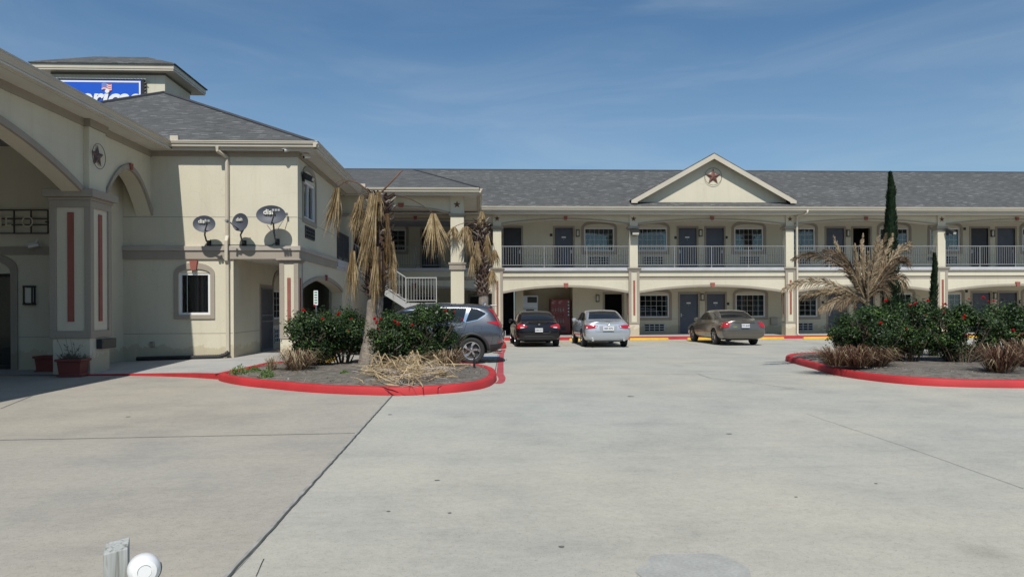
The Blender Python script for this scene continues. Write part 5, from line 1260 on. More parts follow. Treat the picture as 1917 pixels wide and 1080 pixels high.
fr2 = [((900, 415), (902, 396), 430, 14, (901, 394), -.2), ((898, 418), (850, 425), 458, 26, (875, 412), .1), ((898, 418), (868, 426), 470, 22, (885, 410), -.2), ((900, 420), (880, 440), 487, 16, (888, 424), -.3), ((900, 420), (893, 452), 510, 14, (896, 430), -.45), ((904, 418), (912, 440), 500, 14, (908, 424), -.3),
    ((906, 420), (926, 468), 512, 22, (921, 440), -.1), ((906, 425), (921, 505), 552, 22, (926, 470), -.2), ((896, 430), (884, 480), 530, 16, (886, 450), -.2), ((900, 416), (900, 405), 440, 22, (900, 400), .3), ((896, 420), (874, 424), 450, 30, (880, 415), .3), ((904, 440), (896, 470), 500, 10, (897, 455), -.5)]
for i, (a, h, vb, w, c, dy) in enumerate(fr2):
    hub = pq(*h, dy); Ln = (vb - h[1]) / FOC * QY; wd = w / FOC * QY
    hanging_fan(palm2, pq(*a, dy * .3), hub, Ln, wd * 1.3, int(50 + w * 1.4), 140 + i, (1, U(-.4, .4), 0), True, pq(*c, dy * .6), lean=(0, 0, 0))
# pile of cut dead fronds
random.seed(77)
def litter(name, spec, label, n, seed):
    random.seed(seed); m = MB()
    for k in range(n):
        u, v, sp = random.choice(spec); c = G(u + random.gauss(0, sp), v + random.gauss(0, sp * .16), .2); c.z = .20 + abs(random.gauss(0, .09)) * (1 if k % 3 else 1.8)
        L = U(.2, .75); a = U(0, 2 * PI); d = Vector((math.cos(a), math.sin(a) * .8, U(-.25, .45))).normalized(); w = U(.004, .013); bend = Vector((U(-.28, .28), U(-.28, .28), U(-.25, .06)))
        P = [c + d * L * (t - .4) + bend * (t * t) for t in (0, .33, .66, 1)]
        for p in P: p.z = max(p.z, .17)
        th = U(0, PI); sidev = d.orthogonal().normalized(); sidev = Matrix.Rotation(th, 3, d) @ sidev
        ws = (w * .5, w, w * .9, w * .3); vs = []
        for p, ww in zip(P, ws): vs += [p - sidev * ww, p + sidev * ww, p + d.cross(sidev) * ww * .6]
        fs = []
        for i in range(3):
            for j in range(3): fs.append((i * 3 + j, i * 3 + (j + 1) % 3, (i + 1) * 3 + (j + 1) % 3, (i + 1) * 3 + j))
        m.add(vs, fs, 1 if R() < .2 else 0)
    for k in range(9):      # folded stiff stalks standing out of the heap
        u, v = U(706, 830), U(690, 706); c = G(u, v, .2); c.z = .2; t = c + Vector((U(-.25, .25), U(-.1, .1), U(.25, .5))); e = t + Vector((U(.05, .3) * random.choice((-1, 1)), U(-.2, .1), -U(.2, .4)))
        m.tube([c, c.lerp(t, .7), t, t.lerp(e, .5), e], [.018, .016, .022, .014, .006], 5)
    o = m.build(name, [DEADP, M('grey_litter', (.36, .32, .29), .9, .2)], fixn=False); tag(o, label, 'dead fronds', kind='stuff'); return o
litter('dead_frond_pile', [(720, 700, 18), (760, 704, 24), (800, 704, 22), (815, 700, 18), (745, 708, 30), (765, 690, 20)], 'heap of cut tan dead fronds lying at the foot of the big palm', 1000, 5)

# ------------------------------------------------------------------ feathery dead palm on the right island
FPX = atY(1626, 560, 17.6); FPY = 17.6
fp = thing('feather_palm', (FPX.x, FPY, .2), 'short dead feathery date palm with arching grey-tan fronds on the right island', 'palm tree')
m = MB(); m.lathe([(.30, -.1), (.34, .3), (.30, .7), (.16, .95)], 16, 'z', (FPX.x, FPY, .2)); m.build('trunk', BOOT, fp, smooth=True)
def feather(a, b, c, seed, leaf=.34, wid=1.0, dens=52, droop=.35, wrap=0.0):
    random.seed(seed); a, b, c = Vector(a), Vector(b), Vector(c); m = MB(); P = []
    for i in range(17):
        t = i / 16; P.append(a * (1 - t) ** 2 + b * 2 * t * (1 - t) + c * t * t)
    m.tube(P, [.026 * (1 - i / 16) + .004 for i in range(17)], 5)
    for k in range(dens):
        t = .12 + .88 * k / dens; i = min(15, int(t * 16)); f = t * 16 - i; p = P[i].lerp(P[i + 1], f); d = (P[i + 1] - P[i]).normalized()
        sidev = d.cross(Vector((0, -1, .25))).normalized(); up = sidev.cross(d)
        for s in (-1, 1):
            L = leaf * 1.25 * (math.sin(PI * min(1, t * .88 + .12)) ** .6) * U(.8, 1.1) * wid
            dr = (sidev * s * U(.34, .6) + d * U(.8, 1.15) + up * U(-.25, .25)).normalized()
            q1 = p + dr * L * .55; q2 = p + dr * L + Vector((0, 0, -droop * L * U(.3, 1.1))); w = U(.010, .016); tv = Vector((U(-1, 1), U(-1, 1), U(-1, 1))).normalized(); tv = (tv - dr * tv.dot(dr)).normalized()
            m.add([p - tv * w * .6, p + tv * w * .6, q1 + tv * w, q1 - tv * w, q2], [(0, 1, 2, 3), (3, 2, 4)])
    m.build('frond', DEADG if seed % 3 else DEADG2, fp, fixn=False)
def pf(u, v, dy=0): return atY(u, v, FPY + dy)
o = (1622, 562)
ff = [((1560, 440), (1585, 520), .3, .17, 1.0, -.1), ((1480, 487), (1560, 450), -.2, .26, 1.0, .5), ((1462, 545), (1530, 500), -.4, .26, 1.0, .5), ((1495, 560), (1560, 530), .2, .24, 1.0, .5), ((1540, 470), (1592, 470), -.1, .22, 1.0, .2), ((1616, 436), (1612, 500), .3, .12, .9, .1), ((1646, 436), (1632, 500), -.2, .18, 1.0, .1), ((1660, 436), (1640, 500), .2, .20, 1.0, .1),
    ((1672, 436), (1655, 490), .1, .18, 1.0, .3), ((1706, 456), (1668, 470), -.1, .28, 1.0, .5), ((1698, 492), (1680, 470), -.4, .28, 1.0, .7), ((1690, 540), (1690, 490), -.3, .24, 1.0, .8), ((1600, 455), (1604, 510), -.35, .14, 1.0, .0), ((1570, 580), (1585, 540), -.5, .25, 1.0, .6), ((1530, 585), (1570, 545), -.3, .22, 1.0, .6), ((1640, 470), (1634, 520), -.4, .18, 1.0, .2), ((1660, 560), (1655, 520), -.4, .2, 1.0, .6)]
ff += [((1612, 448), (1616, 510), .2, .15, 1.0, .2), ((1652, 448), (1640, 505), -.3, .16, 1.0, .2), ((1575, 470), (1600, 520), .2, .16, 1.0, .2), ((1590, 500), (1606, 530), -.4, .15, 1.0, .3), ((1625, 470), (1624, 520), -.5, .15, 1.0, .3)]
for i, (tip, ctl, dy, lf_, wd, dr) in enumerate(ff):
    feather(pf(o[0] + U(-6, 6), o[1] + U(-4, 10), dy * .1), pf(*ctl, dy * .6), pf(*tip, dy), 200 + i, lf_ * 1.1, wd, 64, dr)

# ------------------------------------------------------------------ cypresses
def cypress(u, vt, y, prof, label, seed, n):
    random.seed(seed); top = atY(u, vt, y); x = top.x; z0 = .15; H = top.z - z0
    c = thing('cypress', (x, y, z0), label, 'cypress', 'narrow cypresses')
    m = MB(); m.tube([(x, y, z0 - .1), (x, y, z0 + H * .9)], [.06, .01], 7); m.build('trunk', STEM, c)
    m = MB()
    def rad(t):
        for (t0, r0), (t1, r1) in zip(prof, prof[1:]):
            if t0 <= t <= t1: return r0 + (r1 - r0) * (t - t0) / (t1 - t0)
        return prof[-1][1]
    cl = [(U(0, 2 * PI), U(0, 1)) for _ in range(90)]
    for k in range(n):
        t = R() ** .85; a = U(0, 2 * PI); bump = 1 + .75 * noise.noise(Vector((math.cos(a) * 1.2, math.sin(a) * 1.2, t * H * 2.6))) ; r = rad(t) * bump * (R() ** .35)
        p = Vector((x + r * math.cos(a) + .03 * math.sin(t * 9), y + r * math.sin(a), z0 + H * t)); s = U(.03, .06)
        up = Vector((math.cos(a) * .35 + U(-.25, .25), math.sin(a) * .35 + U(-.25, .25), 1)).normalized(); tv = Vector((-math.sin(a) + U(-.6, .6), math.cos(a) + U(-.6, .6), U(-.3, .3))).normalized() * s * .32
        m.add([p - tv, p + tv, p + up * s + tv * .7, p + up * s * 1.8, p + up * s - tv * .7], [(0, 1, 2, 3, 4)])
    m.build('crown', CYP, c, fixn=False)
cypress(1666, 326, 18.6, [(0, .14), (.1, .24), (.30, .24), (.50, .205), (.66, .15), (.78, .11), (.88, .085), (.95, .05), (1, .015)], 'tall narrow dark green cypress rising above the eave behind the feathery palm', 71, 15000)
cypress(1748, 478, 18.8, [(0, .1), (.1, .18), (.35, .15), (.55, .085), (.75, .065), (.9, .05), (1, .01)], 'short very thin cypress right of the tall one, before the wing column', 72, 4200)

# ------------------------------------------------------------------ pots, path light, parking sign, post
def pot(u, v, y, label, plant, sx=.30):
    c = atY(u, v, y); c.z = 0; q = thing('planter_pot', (c.x, y, .0), label, 'plant pot', 'red-brown rectangular planters')
    m = MB(Matrix.Translation((c.x, y, .01)))
    def ring(w, d, z): return [(-w, -d, z), (w, -d, z), (w, d, z), (-w, d, z)]
    R_ = [ring(sx * .92, .20, 0), ring(sx * .92, .20, .04), ring(sx * .78, .17, .05), ring(sx * .88, .20, .34), ring(sx, .23, .345), ring(sx, .23, .40), ring(sx * .9, .2, .40), ring(sx * .88, .19, .33)]
    vs = [p for r in R_ for p in r]; fs = [(3, 2, 1, 0)] + [(i * 4 + j, i * 4 + (j + 1) % 4, (i + 1) * 4 + (j + 1) % 4, (i + 1) * 4 + j) for i in range(7) for j in range(4)] + [(28, 29, 30, 31)]
    m.add(vs, fs); m.build('pot', M('pot_plastic_red', (.17, .035, .028), .55, .15), q, bevel=.008)
    if plant:
        random.seed(9); m = MB()
        for k in range(70):
            b = Vector((c.x + U(-.2, .2), y + U(-.12, .12), .35)); e = b + Vector((U(-.28, .28), U(-.2, .2), U(.05, .22) if k > 8 else U(.35, .6))); m.tube([b, b.lerp(e, .5) + Vector((U(-.03, .03), 0, .03)), e], [.005, .004, .002], 4)
            for _ in range(3): p_ = b.lerp(e, U(.3, 1)); m.add([p_, p_ + Vector((U(-.05, .05), 0, .03)), p_ + Vector((U(-.03, .03), .02, -.03))], [(0, 1, 2)])
        m.build('dry_plant', M('dry_stem', (.13, .12, .085), .9, .3), q, fixn=False)
pot(137, 690, 17.15, 'red-brown planter with dry twiggy plant in front of the canopy pillar', True)
pot(92, 690, 18.3, 'empty red-brown planter half hidden behind the canopy pillar', False, .27)
q = G(888, 690, .14); m = MB(); m.tube([(q.x, q.y, .05), (q.x, q.y, .42)], .026, 8); m.lathe([(.035, .40), (.045, .42), (.03, .46), (0, .47)], 10, 'z', (q.x, q.y, 0)); m.lathe([(.055, .12), (.04, .16), (.02, .17)], 10, 'z', (q.x, q.y, 0))
tag(m.build('path_light', BLACK), 'short black garden path light at the right tip of the left island', 'path light')
ps = atY(592, 600, 21.2); sp = thing('parking_sign', (ps.x, 21.2, 0), 'small white and green parking sign on a thin post behind the left rose bushes', 'sign')
m = MB(); m.tube([(ps.x, 21.2, 0), (ps.x, 21.2, 2.0)], .025, 6); m.build('post', STEEL, sp)
a = atY(592, 544, 21.2).z; b = atY(592, 571, 21.2).z
m = MB(FR(ps.x, 21.2)); m.box(-.06, .06, -.045, -.03, b, a); pnl = m.build('panel', WSG, sp)
m = MB(FR(ps.x, 21.2))
for k in range(5): m.box(-.04, .04, -.050, -.0455, b + .05 + k * .075, b + .085 + k * .075)
m.build('lettering', M('sign_green', (.03, .16, .08), .5), pnl)

# weathered post and round lamp close to the camera
WOOD, nt, bs = new_mat('weathered_wood')
tc = N(nt, 'TexCoord').outputs['Object']; mp = N(nt, 'Mapping'); mp.inputs['Scale'].default_value = (34, 34, 1.6); lk(nt, tc, mp.inputs[0])
wn = N(nt, 'TexNoise', Scale=1.6, Detail=6, Roughness=.55, Distortion=.8); lk(nt, mp.outputs[0], wn.inputs[0])
wc = ramp(nt, wn.outputs[0], [(.32, (.13, .13, .115)), (.45, (.30, .31, .29)), (.6, (.40, .41, .40)), (.72, (.22, .21, .18))]); lk(nt, wc, bs.inputs['Base Color']); bs.inputs['Roughness'].default_value = .9
bp = N(nt, 'Bump', Strength=.6, Distance=.004); lk(nt, wn.outputs[0], bp.inputs['Height']); lk(nt, bp.outputs[0], bs.inputs['Normal'])
py_ = 2.5; pa = atY(208, 1018, py_)
pw = thing('wooden_post', (pa.x, py_, 0), 'weathered grey square wooden post with slanted top at the lower left', 'post')
hw_ = .037
m = MB(Matrix.Translation((pa.x, py_ + hw_, 0)) @ Matrix.Rotation(.36, 4, 'Z')); zt_ = pa.z - .012
m.add([(-hw_, -hw_, 0), (hw_, -hw_, 0), (hw_, hw_, 0), (-hw_, hw_, 0), (-hw_, -hw_, zt_ - .020), (hw_, -hw_, zt_ - .008), (hw_, hw_, zt_ + .010), (-hw_, hw_, zt_ - .002)], [(0, 1, 5, 4), (1, 2, 6, 5), (2, 3, 7, 6), (3, 0, 4, 7), (4, 5, 6, 7), (3, 2, 1, 0)])
m.build('shaft', WOOD, pw, bevel=.003)
lp = thing('round_lamp', (pa.x + .1, py_, .6), 'round white plastic lamp head fixed beside the wooden post', 'lamp')
lc = atY(270, 1066, py_ - .02)
Tm = Matrix.Translation(lc) @ Matrix.Rotation(.42, 4, 'Y') @ Matrix.Rotation(.38, 4, 'Z') @ Matrix.Rotation(-.30, 4, 'X')
WPL = M('white_lamp_plastic', (.78, .78, .77), .3, .03)
m = MB(Tm); m.lathe([(0, -.040), (.020, -.040), (.0205, -.037), (.022, -.037), (.0225, -.041), (.036, -.038), (.046, -.024), (.051, .0), (.051, .03), (.046, .05), (.030, .075), (0, .085)], 40, 'y'); hd = m.build('head', WPL, lp, smooth=True, autosm=35)
m = MB(Tm)
for k in range(3):
    aa = .25 + k * .16; m.tube([(.0525 * math.cos(t) , .006 + k * .012, .0525 * math.sin(t)) for t in [-.9 + i * .1 for i in range(16)]], .0022, 5)
m.build('vent_slots', M('slot_dark', (.12, .13, .13), .6), hd)
m = MB(); m.tube([Tm @ Vector((0, .06, -.02)), Vector((pa.x + .06, py_ + .05, lc.z - .03)), Vector((pa.x + .02, py_ + .05, lc.z - .05))], .012, 8); m.build('bracket', WPL, lp)

# ------------------------------------------------------------------ trees added behind the camera to block low sky glow, seen only in reflections
m = MB(); m.box(-200, 200, -26, -7, -.02, .006); struct('added_road', m, M('road_asphalt', (.06, .06, .062), .9, .15))  # unseen dark asphalt, added to cut the ground bounce
random.seed(99); m = MB()
for k in range(3400):
    x = U(-70, 70); hh = 8 + 3.5 * noise.noise(Vector((x * .12, 0, 0))) + 1.5 * noise.noise(Vector((x * .6, 3, 0))); z = hh * R() ** .7; y = -32 + U(-2, 2) - 1.5 * noise.noise(Vector((x * .5, z * .5, 0)))
    n_ = Vector((U(-1, 1), U(0, 1), U(-.4, 1))).normalized(); a = n_.orthogonal().normalized() * U(.35, .8); t = n_.cross(a); c = Vector((x, y, z)); m.add([c - a, c + t * .7, c + a, c - t * .7], [(0, 1, 2, 3)])
m.box(-70, 70, -36, -35.5, 0, 6.5)
tag(m.build('treeline', LEAF, fixn=False), 'added dark treeline behind the viewpoint, blocks sky glow, mirrored in the upper windows', 'trees', kind='stuff')
# ================================================================== CARS
def carpaint(name, col, metal=.55, rough=.32, coat=1.0):
    m = M(name, col, rough, .02, 1, metal=metal, coat=coat); return m
CGLASS = M('car_glass', (.012, .014, .017), .04, .05, spec=.7)
TYRE = M('tyre_rubber', (.018, .018, .019), .8, .15, 8)
REDL_ = M('red_tail_lens', (.42, .006, .010), .12, .05, spec=.7, coat=1)
CLR = M('clear_lens', (.55, .55, .56), .1, .05, coat=1)
TRIMB = M('black_trim', (.022, .022, .024), .55, .1)
PLATE = M('plate_white', (.62, .62, .62), .4, .03)
PTXT = M('plate_ink', (.03, .04, .10), .5, .02)
RIMM = M('alloy', (.62, .63, .65), .25, .04, metal=.9)
def car_body(name, parent, stations, paint, arches, sub=2):
    """stations: list of 9-row half sections (x,y,z); mirrored, capped, subdivided, wheel arches cut"""
    nr = 9; vs = []; idx = []
    for st_ in stations:
        L = []; 
        for j, p in enumerate(st_):
            vs.append(p); L.append(len(vs) - 1)
        Rr = []
        for j, p in enumerate(st_):
            if abs(p[1]) < 1e-6: Rr.append(L[j])
            else: vs.append((p[0], -p[1], p[2])); Rr.append(len(vs) - 1)
        idx.append((L, Rr))
    fs = []
    for (L0, R0), (L1, R1) in zip(idx, idx[1:]):
        for j in range(nr - 1):
            fs.append((L0[j], L1[j], L1[j + 1], L0[j + 1])); fs.append((R0[j], R0[j + 1], R1[j + 1], R1[j]))
    for k, fl in ((0, 0), (-1, 1)):
        L, Rr = idx[k]
        for j in range(nr - 1):
            f = [L[j], L[j + 1], Rr[j + 1], Rr[j]]; f = list(dict.fromkeys(f))
            if len(f) > 2: fs.append(tuple(f if fl == 0 else f[::-1]))
    me = bpy.data.meshes.new(name); me.from_pydata([Vector(v) for v in vs], [], fs)
    bm = bmesh.new(); bm.from_mesh(me); bmesh.ops.recalc_face_normals(bm, faces=bm.faces); bm.to_mesh(me); bm.free()
    me.materials.append(paint); me.materials.append(TRIMB)
    o = bpy.data.objects.new(name, me); COL.objects.link(o)
    md = o.modifiers.new('s', 'SUBSURF'); md.levels = sub; md.render_levels = sub
    cut = MB()
    for (x, z, r) in arches:
        for s in (-1, 1):
            cut.lathe([(0, s * .55), (r, s * .55), (r, s * 1.2), (0, s * 1.2)], 40, 'y', (x, 0, z))
    cm = bpy.data.meshes.new('cut'); cm.from_pydata(cut.v, [], cut.f); bm = bmesh.new(); bm.from_mesh(cm); bmesh.ops.remove_doubles(bm, verts=bm.verts, dist=1e-5); bmesh.ops.recalc_face_normals(bm, faces=bm.faces); bm.to_mesh(cm); bm.free(); cm.materials.append(TRIMB)
    co = bpy.data.objects.new('cut', cm); COL.objects.link(co)
    bo = o.modifiers.new('b', 'BOOLEAN'); bo.operation = 'DIFFERENCE'; bo.object = co; bo.solver = 'EXACT'; bo.material_mode = 'TRANSFER'
    dg = bpy.context.evaluated_depsgraph_get(); dg.update()
    full = bpy.data.meshes.new_from_object(o.evaluated_get(dg), depsgraph=dg)
    bo.show_viewport = False; bo.show_render = False; dg.update()
    solid = bpy.data.meshes.new_from_object(o.evaluated_get(dg), depsgraph=dg)
    bvh = BVHTree.FromPolygons([v.co.copy() for v in solid.vertices], [tuple(p.vertices) for p in solid.polygons])
    bpy.data.objects.remove(o); bpy.data.objects.remove(co)
    full.polygons.foreach_set('use_smooth', [True] * len(full.polygons)); full.set_sharp_from_angle(angle=math.radians(42))
    b = bpy.data.objects.new(name, full); COL.objects.link(b); b.parent = parent
    return b, bvh
def patch(parent, bvh, name, mat, edge_a, edge_b, mode, n=16, k=5, off=.006, thick=0.0):
    """surface patch between two 2-D polylines thrown onto the body along a direction. mode: ('side',s) (x,z); ('rear') (y,z); ('front'); ('diag',s)"""
    def interp(P, t):
        t *= len(P) - 1; i = min(int(t), len(P) - 2); f = t - i; return (P[i][0] + (P[i + 1][0] - P[i][0]) * f, P[i][1] + (P[i + 1][1] - P[i][1]) * f)
    vs, ok = [], []
    for i in range(n + 1):
        a, b = interp(edge_a, i / n), interp(edge_b, i / n)
        for j in range(k + 1):
            f = j / k; u, v = a[0] + (b[0] - a[0]) * f, a[1] + (b[1] - a[1]) * f
            if mode[0] == 'side': o_, d = Vector((u, 3 * mode[1], v)), Vector((0, -mode[1], 0))
            elif mode[0] == 'rear': o_, d = Vector((-4, u, v)), Vector((1, 0, 0))
            elif mode[0] == 'front': o_, d = Vector((8, u, v)), Vector((-1, 0, 0))
            elif mode[0] == 'top': o_, d = Vector((u, v, 4)), Vector((0, 0, -1))
            else:
                s = mode[1]; d = Vector((.75, -s * .66, 0)).normalized(); p = Vector((-d.y * s, d.x * s, 0)) * -1; o_ = Vector((mode[2], s * mode[3], v)) - d * 3 + Vector((d.y * s, -d.x * s, 0)) * u
            h = bvh.ray_cast(o_, d)
            if h[0] is None: vs.append(o_ + d * 3); ok.append(False)
            else:
                nn = h[1] if h[1].dot(d) < 0 else -h[1]; vs.append(h[0] + (nn * off if mode[0] != 'x' else -d * off)); ok.append(True)
    fs = []
    for i in range(n):
        for j in range(k):
            f = (i * (k + 1) + j, (i + 1) * (k + 1) + j, (i + 1) * (k + 1) + j + 1, i * (k + 1) + j + 1)
            if all(ok[q] for q in f) and max((vs[f[0]] - vs[f[2]]).length, (vs[f[1]] - vs[f[3]]).length) < .45: fs.append(f)
    m = MB(); m.add(vs, fs); o = m.build(name, mat, parent, smooth=True, fixn=False)
    if thick: md = o.modifiers.new('t', 'SOLIDIFY'); md.thickness = thick; md.offset = 0
    return o
def line_on(parent, bvh, name, mat, pts, mode, r=.006, off=.002, mb=None):
    own = mb is None; mb = mb or MB(); P = []
    for a, b in zip(pts, pts[1:]):
        n = max(1, int(math.hypot(b[0] - a[0], b[1] - a[1]) / .05))
        for i in range(n + (1 if b is pts[-1] else 0)):
            u, v = a[0] + (b[0] - a[0]) * i / n, a[1] + (b[1] - a[1]) * i / n
            o_, d = (Vector((u, 3 * mode[1], v)), Vector((0, -mode[1], 0))) if mode[0] == 'side' else (Vector((-4, u, v)), Vector((1, 0, 0)))
            h = bvh.ray_cast(o_, d)
            if h[0] is not None: P.append(h[0] - d * off)
    if len(P) > 1: mb.tube(P, r, 5)
    if own: return mb.build(name, mat, parent, smooth=True)
def wheel(parent, x, s, yo, r, rr, style, seed=0):
    """tyre with its rim; s side sign"""
    w = .21; y1 = yo; y0 = yo - w
    m = MB(); pr = [(rr, y0), (r * .93, y0), (r, y0 + .03), (r, y1 - .035), (r * .975, y1 - .012), (r * .90, y1), (rr + .02, y1 - .004), (rr, y1 - .02), (rr, y0)]
    m.lathe([(a, s * b) for a, b in pr], 40, 'y', (x, 0, r)); t = m.build('wheel', TYRE, parent, smooth=True, autosm=50)
    m = MB(); m.lathe([(rr, s * (y1 - .015)), (rr * .93, s * (y1 - .02)), (rr * .91, s * (y1 - .06)), (rr * .9, s * y0)], 40, 'y', (x, 0, r)); n = 5 if style == 5 else 7
    m.lathe([(0, s * (y1 - .03)), (rr * .2, s * (y1 - .03)), (rr * .24, s * (y1 - .05)), (rr * .24, s * (y1 - .09)), (0, s * (y1 - .09))], 20, 'y', (x, 0, r))
    for k in range(n):
        a0 = 2 * PI * k / n + .3
        for dd in ((-.11, .11),):
            vs = []
            for rad_, hw_, yy, tw_ in ((rr * .18, .07, y1 - .035, 0), (rr * .6, .055 if style == 7 else .085, y1 - .04, .12), (rr * .95, .075 if style == 7 else .15, y1 - .02, .34)):
                for e in (-1, 1):
                    for dep in (0, .03):
                        aa = a0 + tw_ * (1 if s > 0 else -1); ca, sa = math.cos(aa), math.sin(aa); hx = hw_ * rr * 2.6 * .5
                        vs.append((x + rad_ * ca - e * hx * sa, s * (yy - dep), r + rad_ * sa + e * hx * ca))
            m.add(vs, [(0, 2, 6, 4), (4, 6, 10, 8), (0, 4, 5, 1), (4, 8, 9, 5), (2, 3, 7, 6), (6, 7, 11, 10), (1, 5, 7, 3), (5, 9, 11, 7)])
    m.build('rim', RIMM, t)
    m = MB(); m.lathe([(0, s * (y1 - .10)), (rr * .9, s * (y1 - .10))], 24, 'y', (x, 0, r)); m.build('brake_disc', TRIMB, t)
def plate(parent, x, z, txt, w=.305, h=.15, y=0, slope=0):
    T = Matrix.Translation((x, y, z)) @ Matrix.Rotation(slope, 4, 'Y')
    m = MB(T); m.box(-.012, .0, -w / 2, w / 2, -h / 2, h / 2); p = m.build('number_plate', PLATE, parent, bevel=.004)
    m = MB(T); TXT(m, txt, .082, T3(-.015, 0, 0) @ Matrix.Rotation(-PI / 2, 4, 'Z') @ FRONT, .001, bold=.001); m.build('lettering', PTXT, p)
def mirror(parent, paint, x, y, z):
    for s in (1, -1):
        m = MB(); m.lathe([(0, -.07), (.06, -.06), (.085, 0), (.08, .05), (0, .055)], 14, 'x'); m.v = [Vector((v.x + x, v.y * 1.25 + s * (y + .11), v.z + z)) for v in m.v]; m.tube([(x, s * (y - .04), z - .04), (x, s * (y + .06), z - .03)], .025, 6); m.build('mirror', paint, parent, smooth=True, autosm=40)

def sedan(name, label, paint, loc, rz, P):
    """x forward, rear axle at x=0; P holds the proportions"""
    c = thing(name, (0, 0, 0), label, 'car', 'cars parked nose-in along the guest wing')
    W = P['w'] / 2; zr = P['roof']; zb = P['belt']; zt = P['trunk']; xr = P['tail']; wb = P['wb']; xf = wb + P['front']
    def sec(x, wl, z0, zmid, zsh, zbelt, top, ys=(.82, .62, .56), zs=None, xs=None):
        # rows 0..8 ; ys: belt, glass top, roof edge factors of W
        z6, z7, z8 = zs; xb = x if xs is None else xs[0]; x6 = x if xs is None else xs[1]
        return [(x, 0, z0), (x, W * .80 * wl, z0), (x, W * .955 * wl, z0 + .10), (x, W * wl, zmid), (x, W * .965 * wl, zsh), (xb, W * ys[0] * wl, zbelt), (x6, W * ys[1] * wl, z6), (x6, W * ys[2] * wl, z7), (x6, 0, z8)]
    xbl, xrr, xrf, xws = P['bl'], P['rr'], P['rf'], P['ws']
    hz = P.get('hood', .98)
    S = [
        [(xr + .10, 0, .30), (xr + .10, W * .80, .30), (xr + .04, W * .93, .38), (xr + .010, W * .965, .58), (xr + .05, W * .935, .80), (xr + .08, W * .83, zt - .10), (xr + .07, W * .70, zt - .03), (xr + .04, W * .45, zt - .005), (xr + .02, 0, zt + .0)],
        [(xr + .25, 0, .26), (xr + .25, W * .78, .26), (xr + .22, W * .935, .36), (xr + .20, W * .985, .60), (xr + .24, W * .955, .82), (xr + .26, W * .84, zt - .05), (xr + .26, W * .70, zt - .005), (xr + .26, W * .48, zt + .012), (xr + .26, 0, zt + .022)],
        sec(xr + .50, 1, .2, .60, .84, zb - .03, 0, (.87, .74, .5), (zt + .0, zt + .02, zt + .035)),
        sec(xbl, 1, .2, .62, .86, zb, 0, (.885, .79, .52), (zt + .015, zt + .035, zt + .055)),
        sec((xbl + xrr) / 2, 1, .2, .62, .86, zb + .0, 0, (.885, .78, .655), ((zt + zr) / 2 + .0, (zt + zr) / 2 + .05, (zt + zr) / 2 + .085)),
        sec(xrr, 1, .2, .62, .86, zb, 0, (.89, .735, .645), (zr - .065, zr - .025, zr - .004)),
        sec((xrr + xrf) / 2, 1, .2, .62, .86, zb - .01, 0, (.895, .745, .65), (zr - .05, zr - .012, zr + .012)),
        sec(xrf, 1, .2, .62, .85, zb - .03, 0, (.895, .73, .64), (zr - .07, zr - .03, zr - .01)),
        sec((xrf + xws) / 2, 1, .2, .61, .84, zb - .05, 0, (.88, .78, .66), ((hz + zr) / 2 - .04, (hz + zr) / 2 + .02, (hz + zr) / 2 + .045)),
        sec(xws, 1, .2, .60, .82, hz - .09, 0, (.87, .78, .6), (hz - .03, hz - .01, hz)),
        sec(xws + .45, 1, .2, .60, .80, hz - .16, 0, (.86, .74, .5), (hz - .10, hz - .06, hz - .05)),
        sec(xf - .45, .98, .2, .56, .72, hz - .28, 0, (.84, .70, .45), (hz - .24, hz - .20, hz - .18)),
        sec(xf - .12, .90, .22, .50, .62, hz - .36, 0, (.82, .66, .4), (hz - .34, hz - .32, hz - .30)),
        sec(xf, .74, .28, .46, .54, hz - .42, 0, (.8, .6, .35), (hz - .41, hz - .40, hz - .40))]
    ra = P['wr']; b, bvh = car_body('body', c, S, paint, [(0, ra, ra + .055), (wb, ra, ra + .055)])
    # glass
    xm = (xrr + xrf) / 2
    g0 = zb + .035
    for s in (1, -1):
        patch(c, bvh, 'side_window', CGLASS, [(xm - .05, g0), (xbl + .42, g0 + .01), (xbl + .20, g0 + .04)], [(xm - .05, zr - .115), (xrr + .02, zr - .125), (xrr - .28, zr - .21)], ('side', s))
        patch(c, bvh, 'side_window', CGLASS, [(xm + .02, g0), (xws - .42, g0 - .02)], [(xm + .02, zr - .115), (xrf + .02, zr - .14)], ('side', s))
        q = MB(); line_on(c, bvh, '', None, [(xm, .32), (xm + .02, g0 - .03)], ('side', s), .005, .0, q); line_on(c, bvh, '', None, [(xm + .98, .34), (xm + .98, g0 - .05)], ('side', s), .005, 0, q); line_on(c, bvh, '', None, [(.36, .45), (.30, .62), (.12, .78), (.10, g0)], ('side', s), .005, 0, q)
        q.build('door_gap', TRIMB, b)
        q = MB(); 
        for xx in (xm + .14, xm - .78): line_on(c, bvh, '', None, [(xx, zb - .14), (xx + .17, zb - .14)], ('side', s), .014, .012, q)
        q.build('door_handle', P.get('hm', paint), b)
    zt2 = zt + .075
    gw = P.get('gw', .58) * 1.0
    patch(c, bvh, 'rear_window', CGLASS, [(-.72 * W, zt2), (0, zt2 + .01), (.72 * W, zt2)], [(-.58 * W, zr - .085), (0, zr - .055), (.58 * W, zr - .085)], ('rear',), 18, 7)
    patch(c, bvh, 'windscreen', CGLASS, [(-.66 * W, hz + .03), (0, hz + .04), (.66 * W, hz + .03)], [(-.52 * W, zr - .09), (0, zr - .06), (.52 * W, zr - .09)], ('front',), 14, 5)
    P['detail'](c, b, bvh, P, W)
    for x in (0, wb):
        for s in (1, -1): wheel(c, x, s, W - .015, ra, P['rim'], P.get('style', 7))
    mirror(c, paint, xws - .48, W * .90, zb + .03)
    place(c, loc, rz); return c
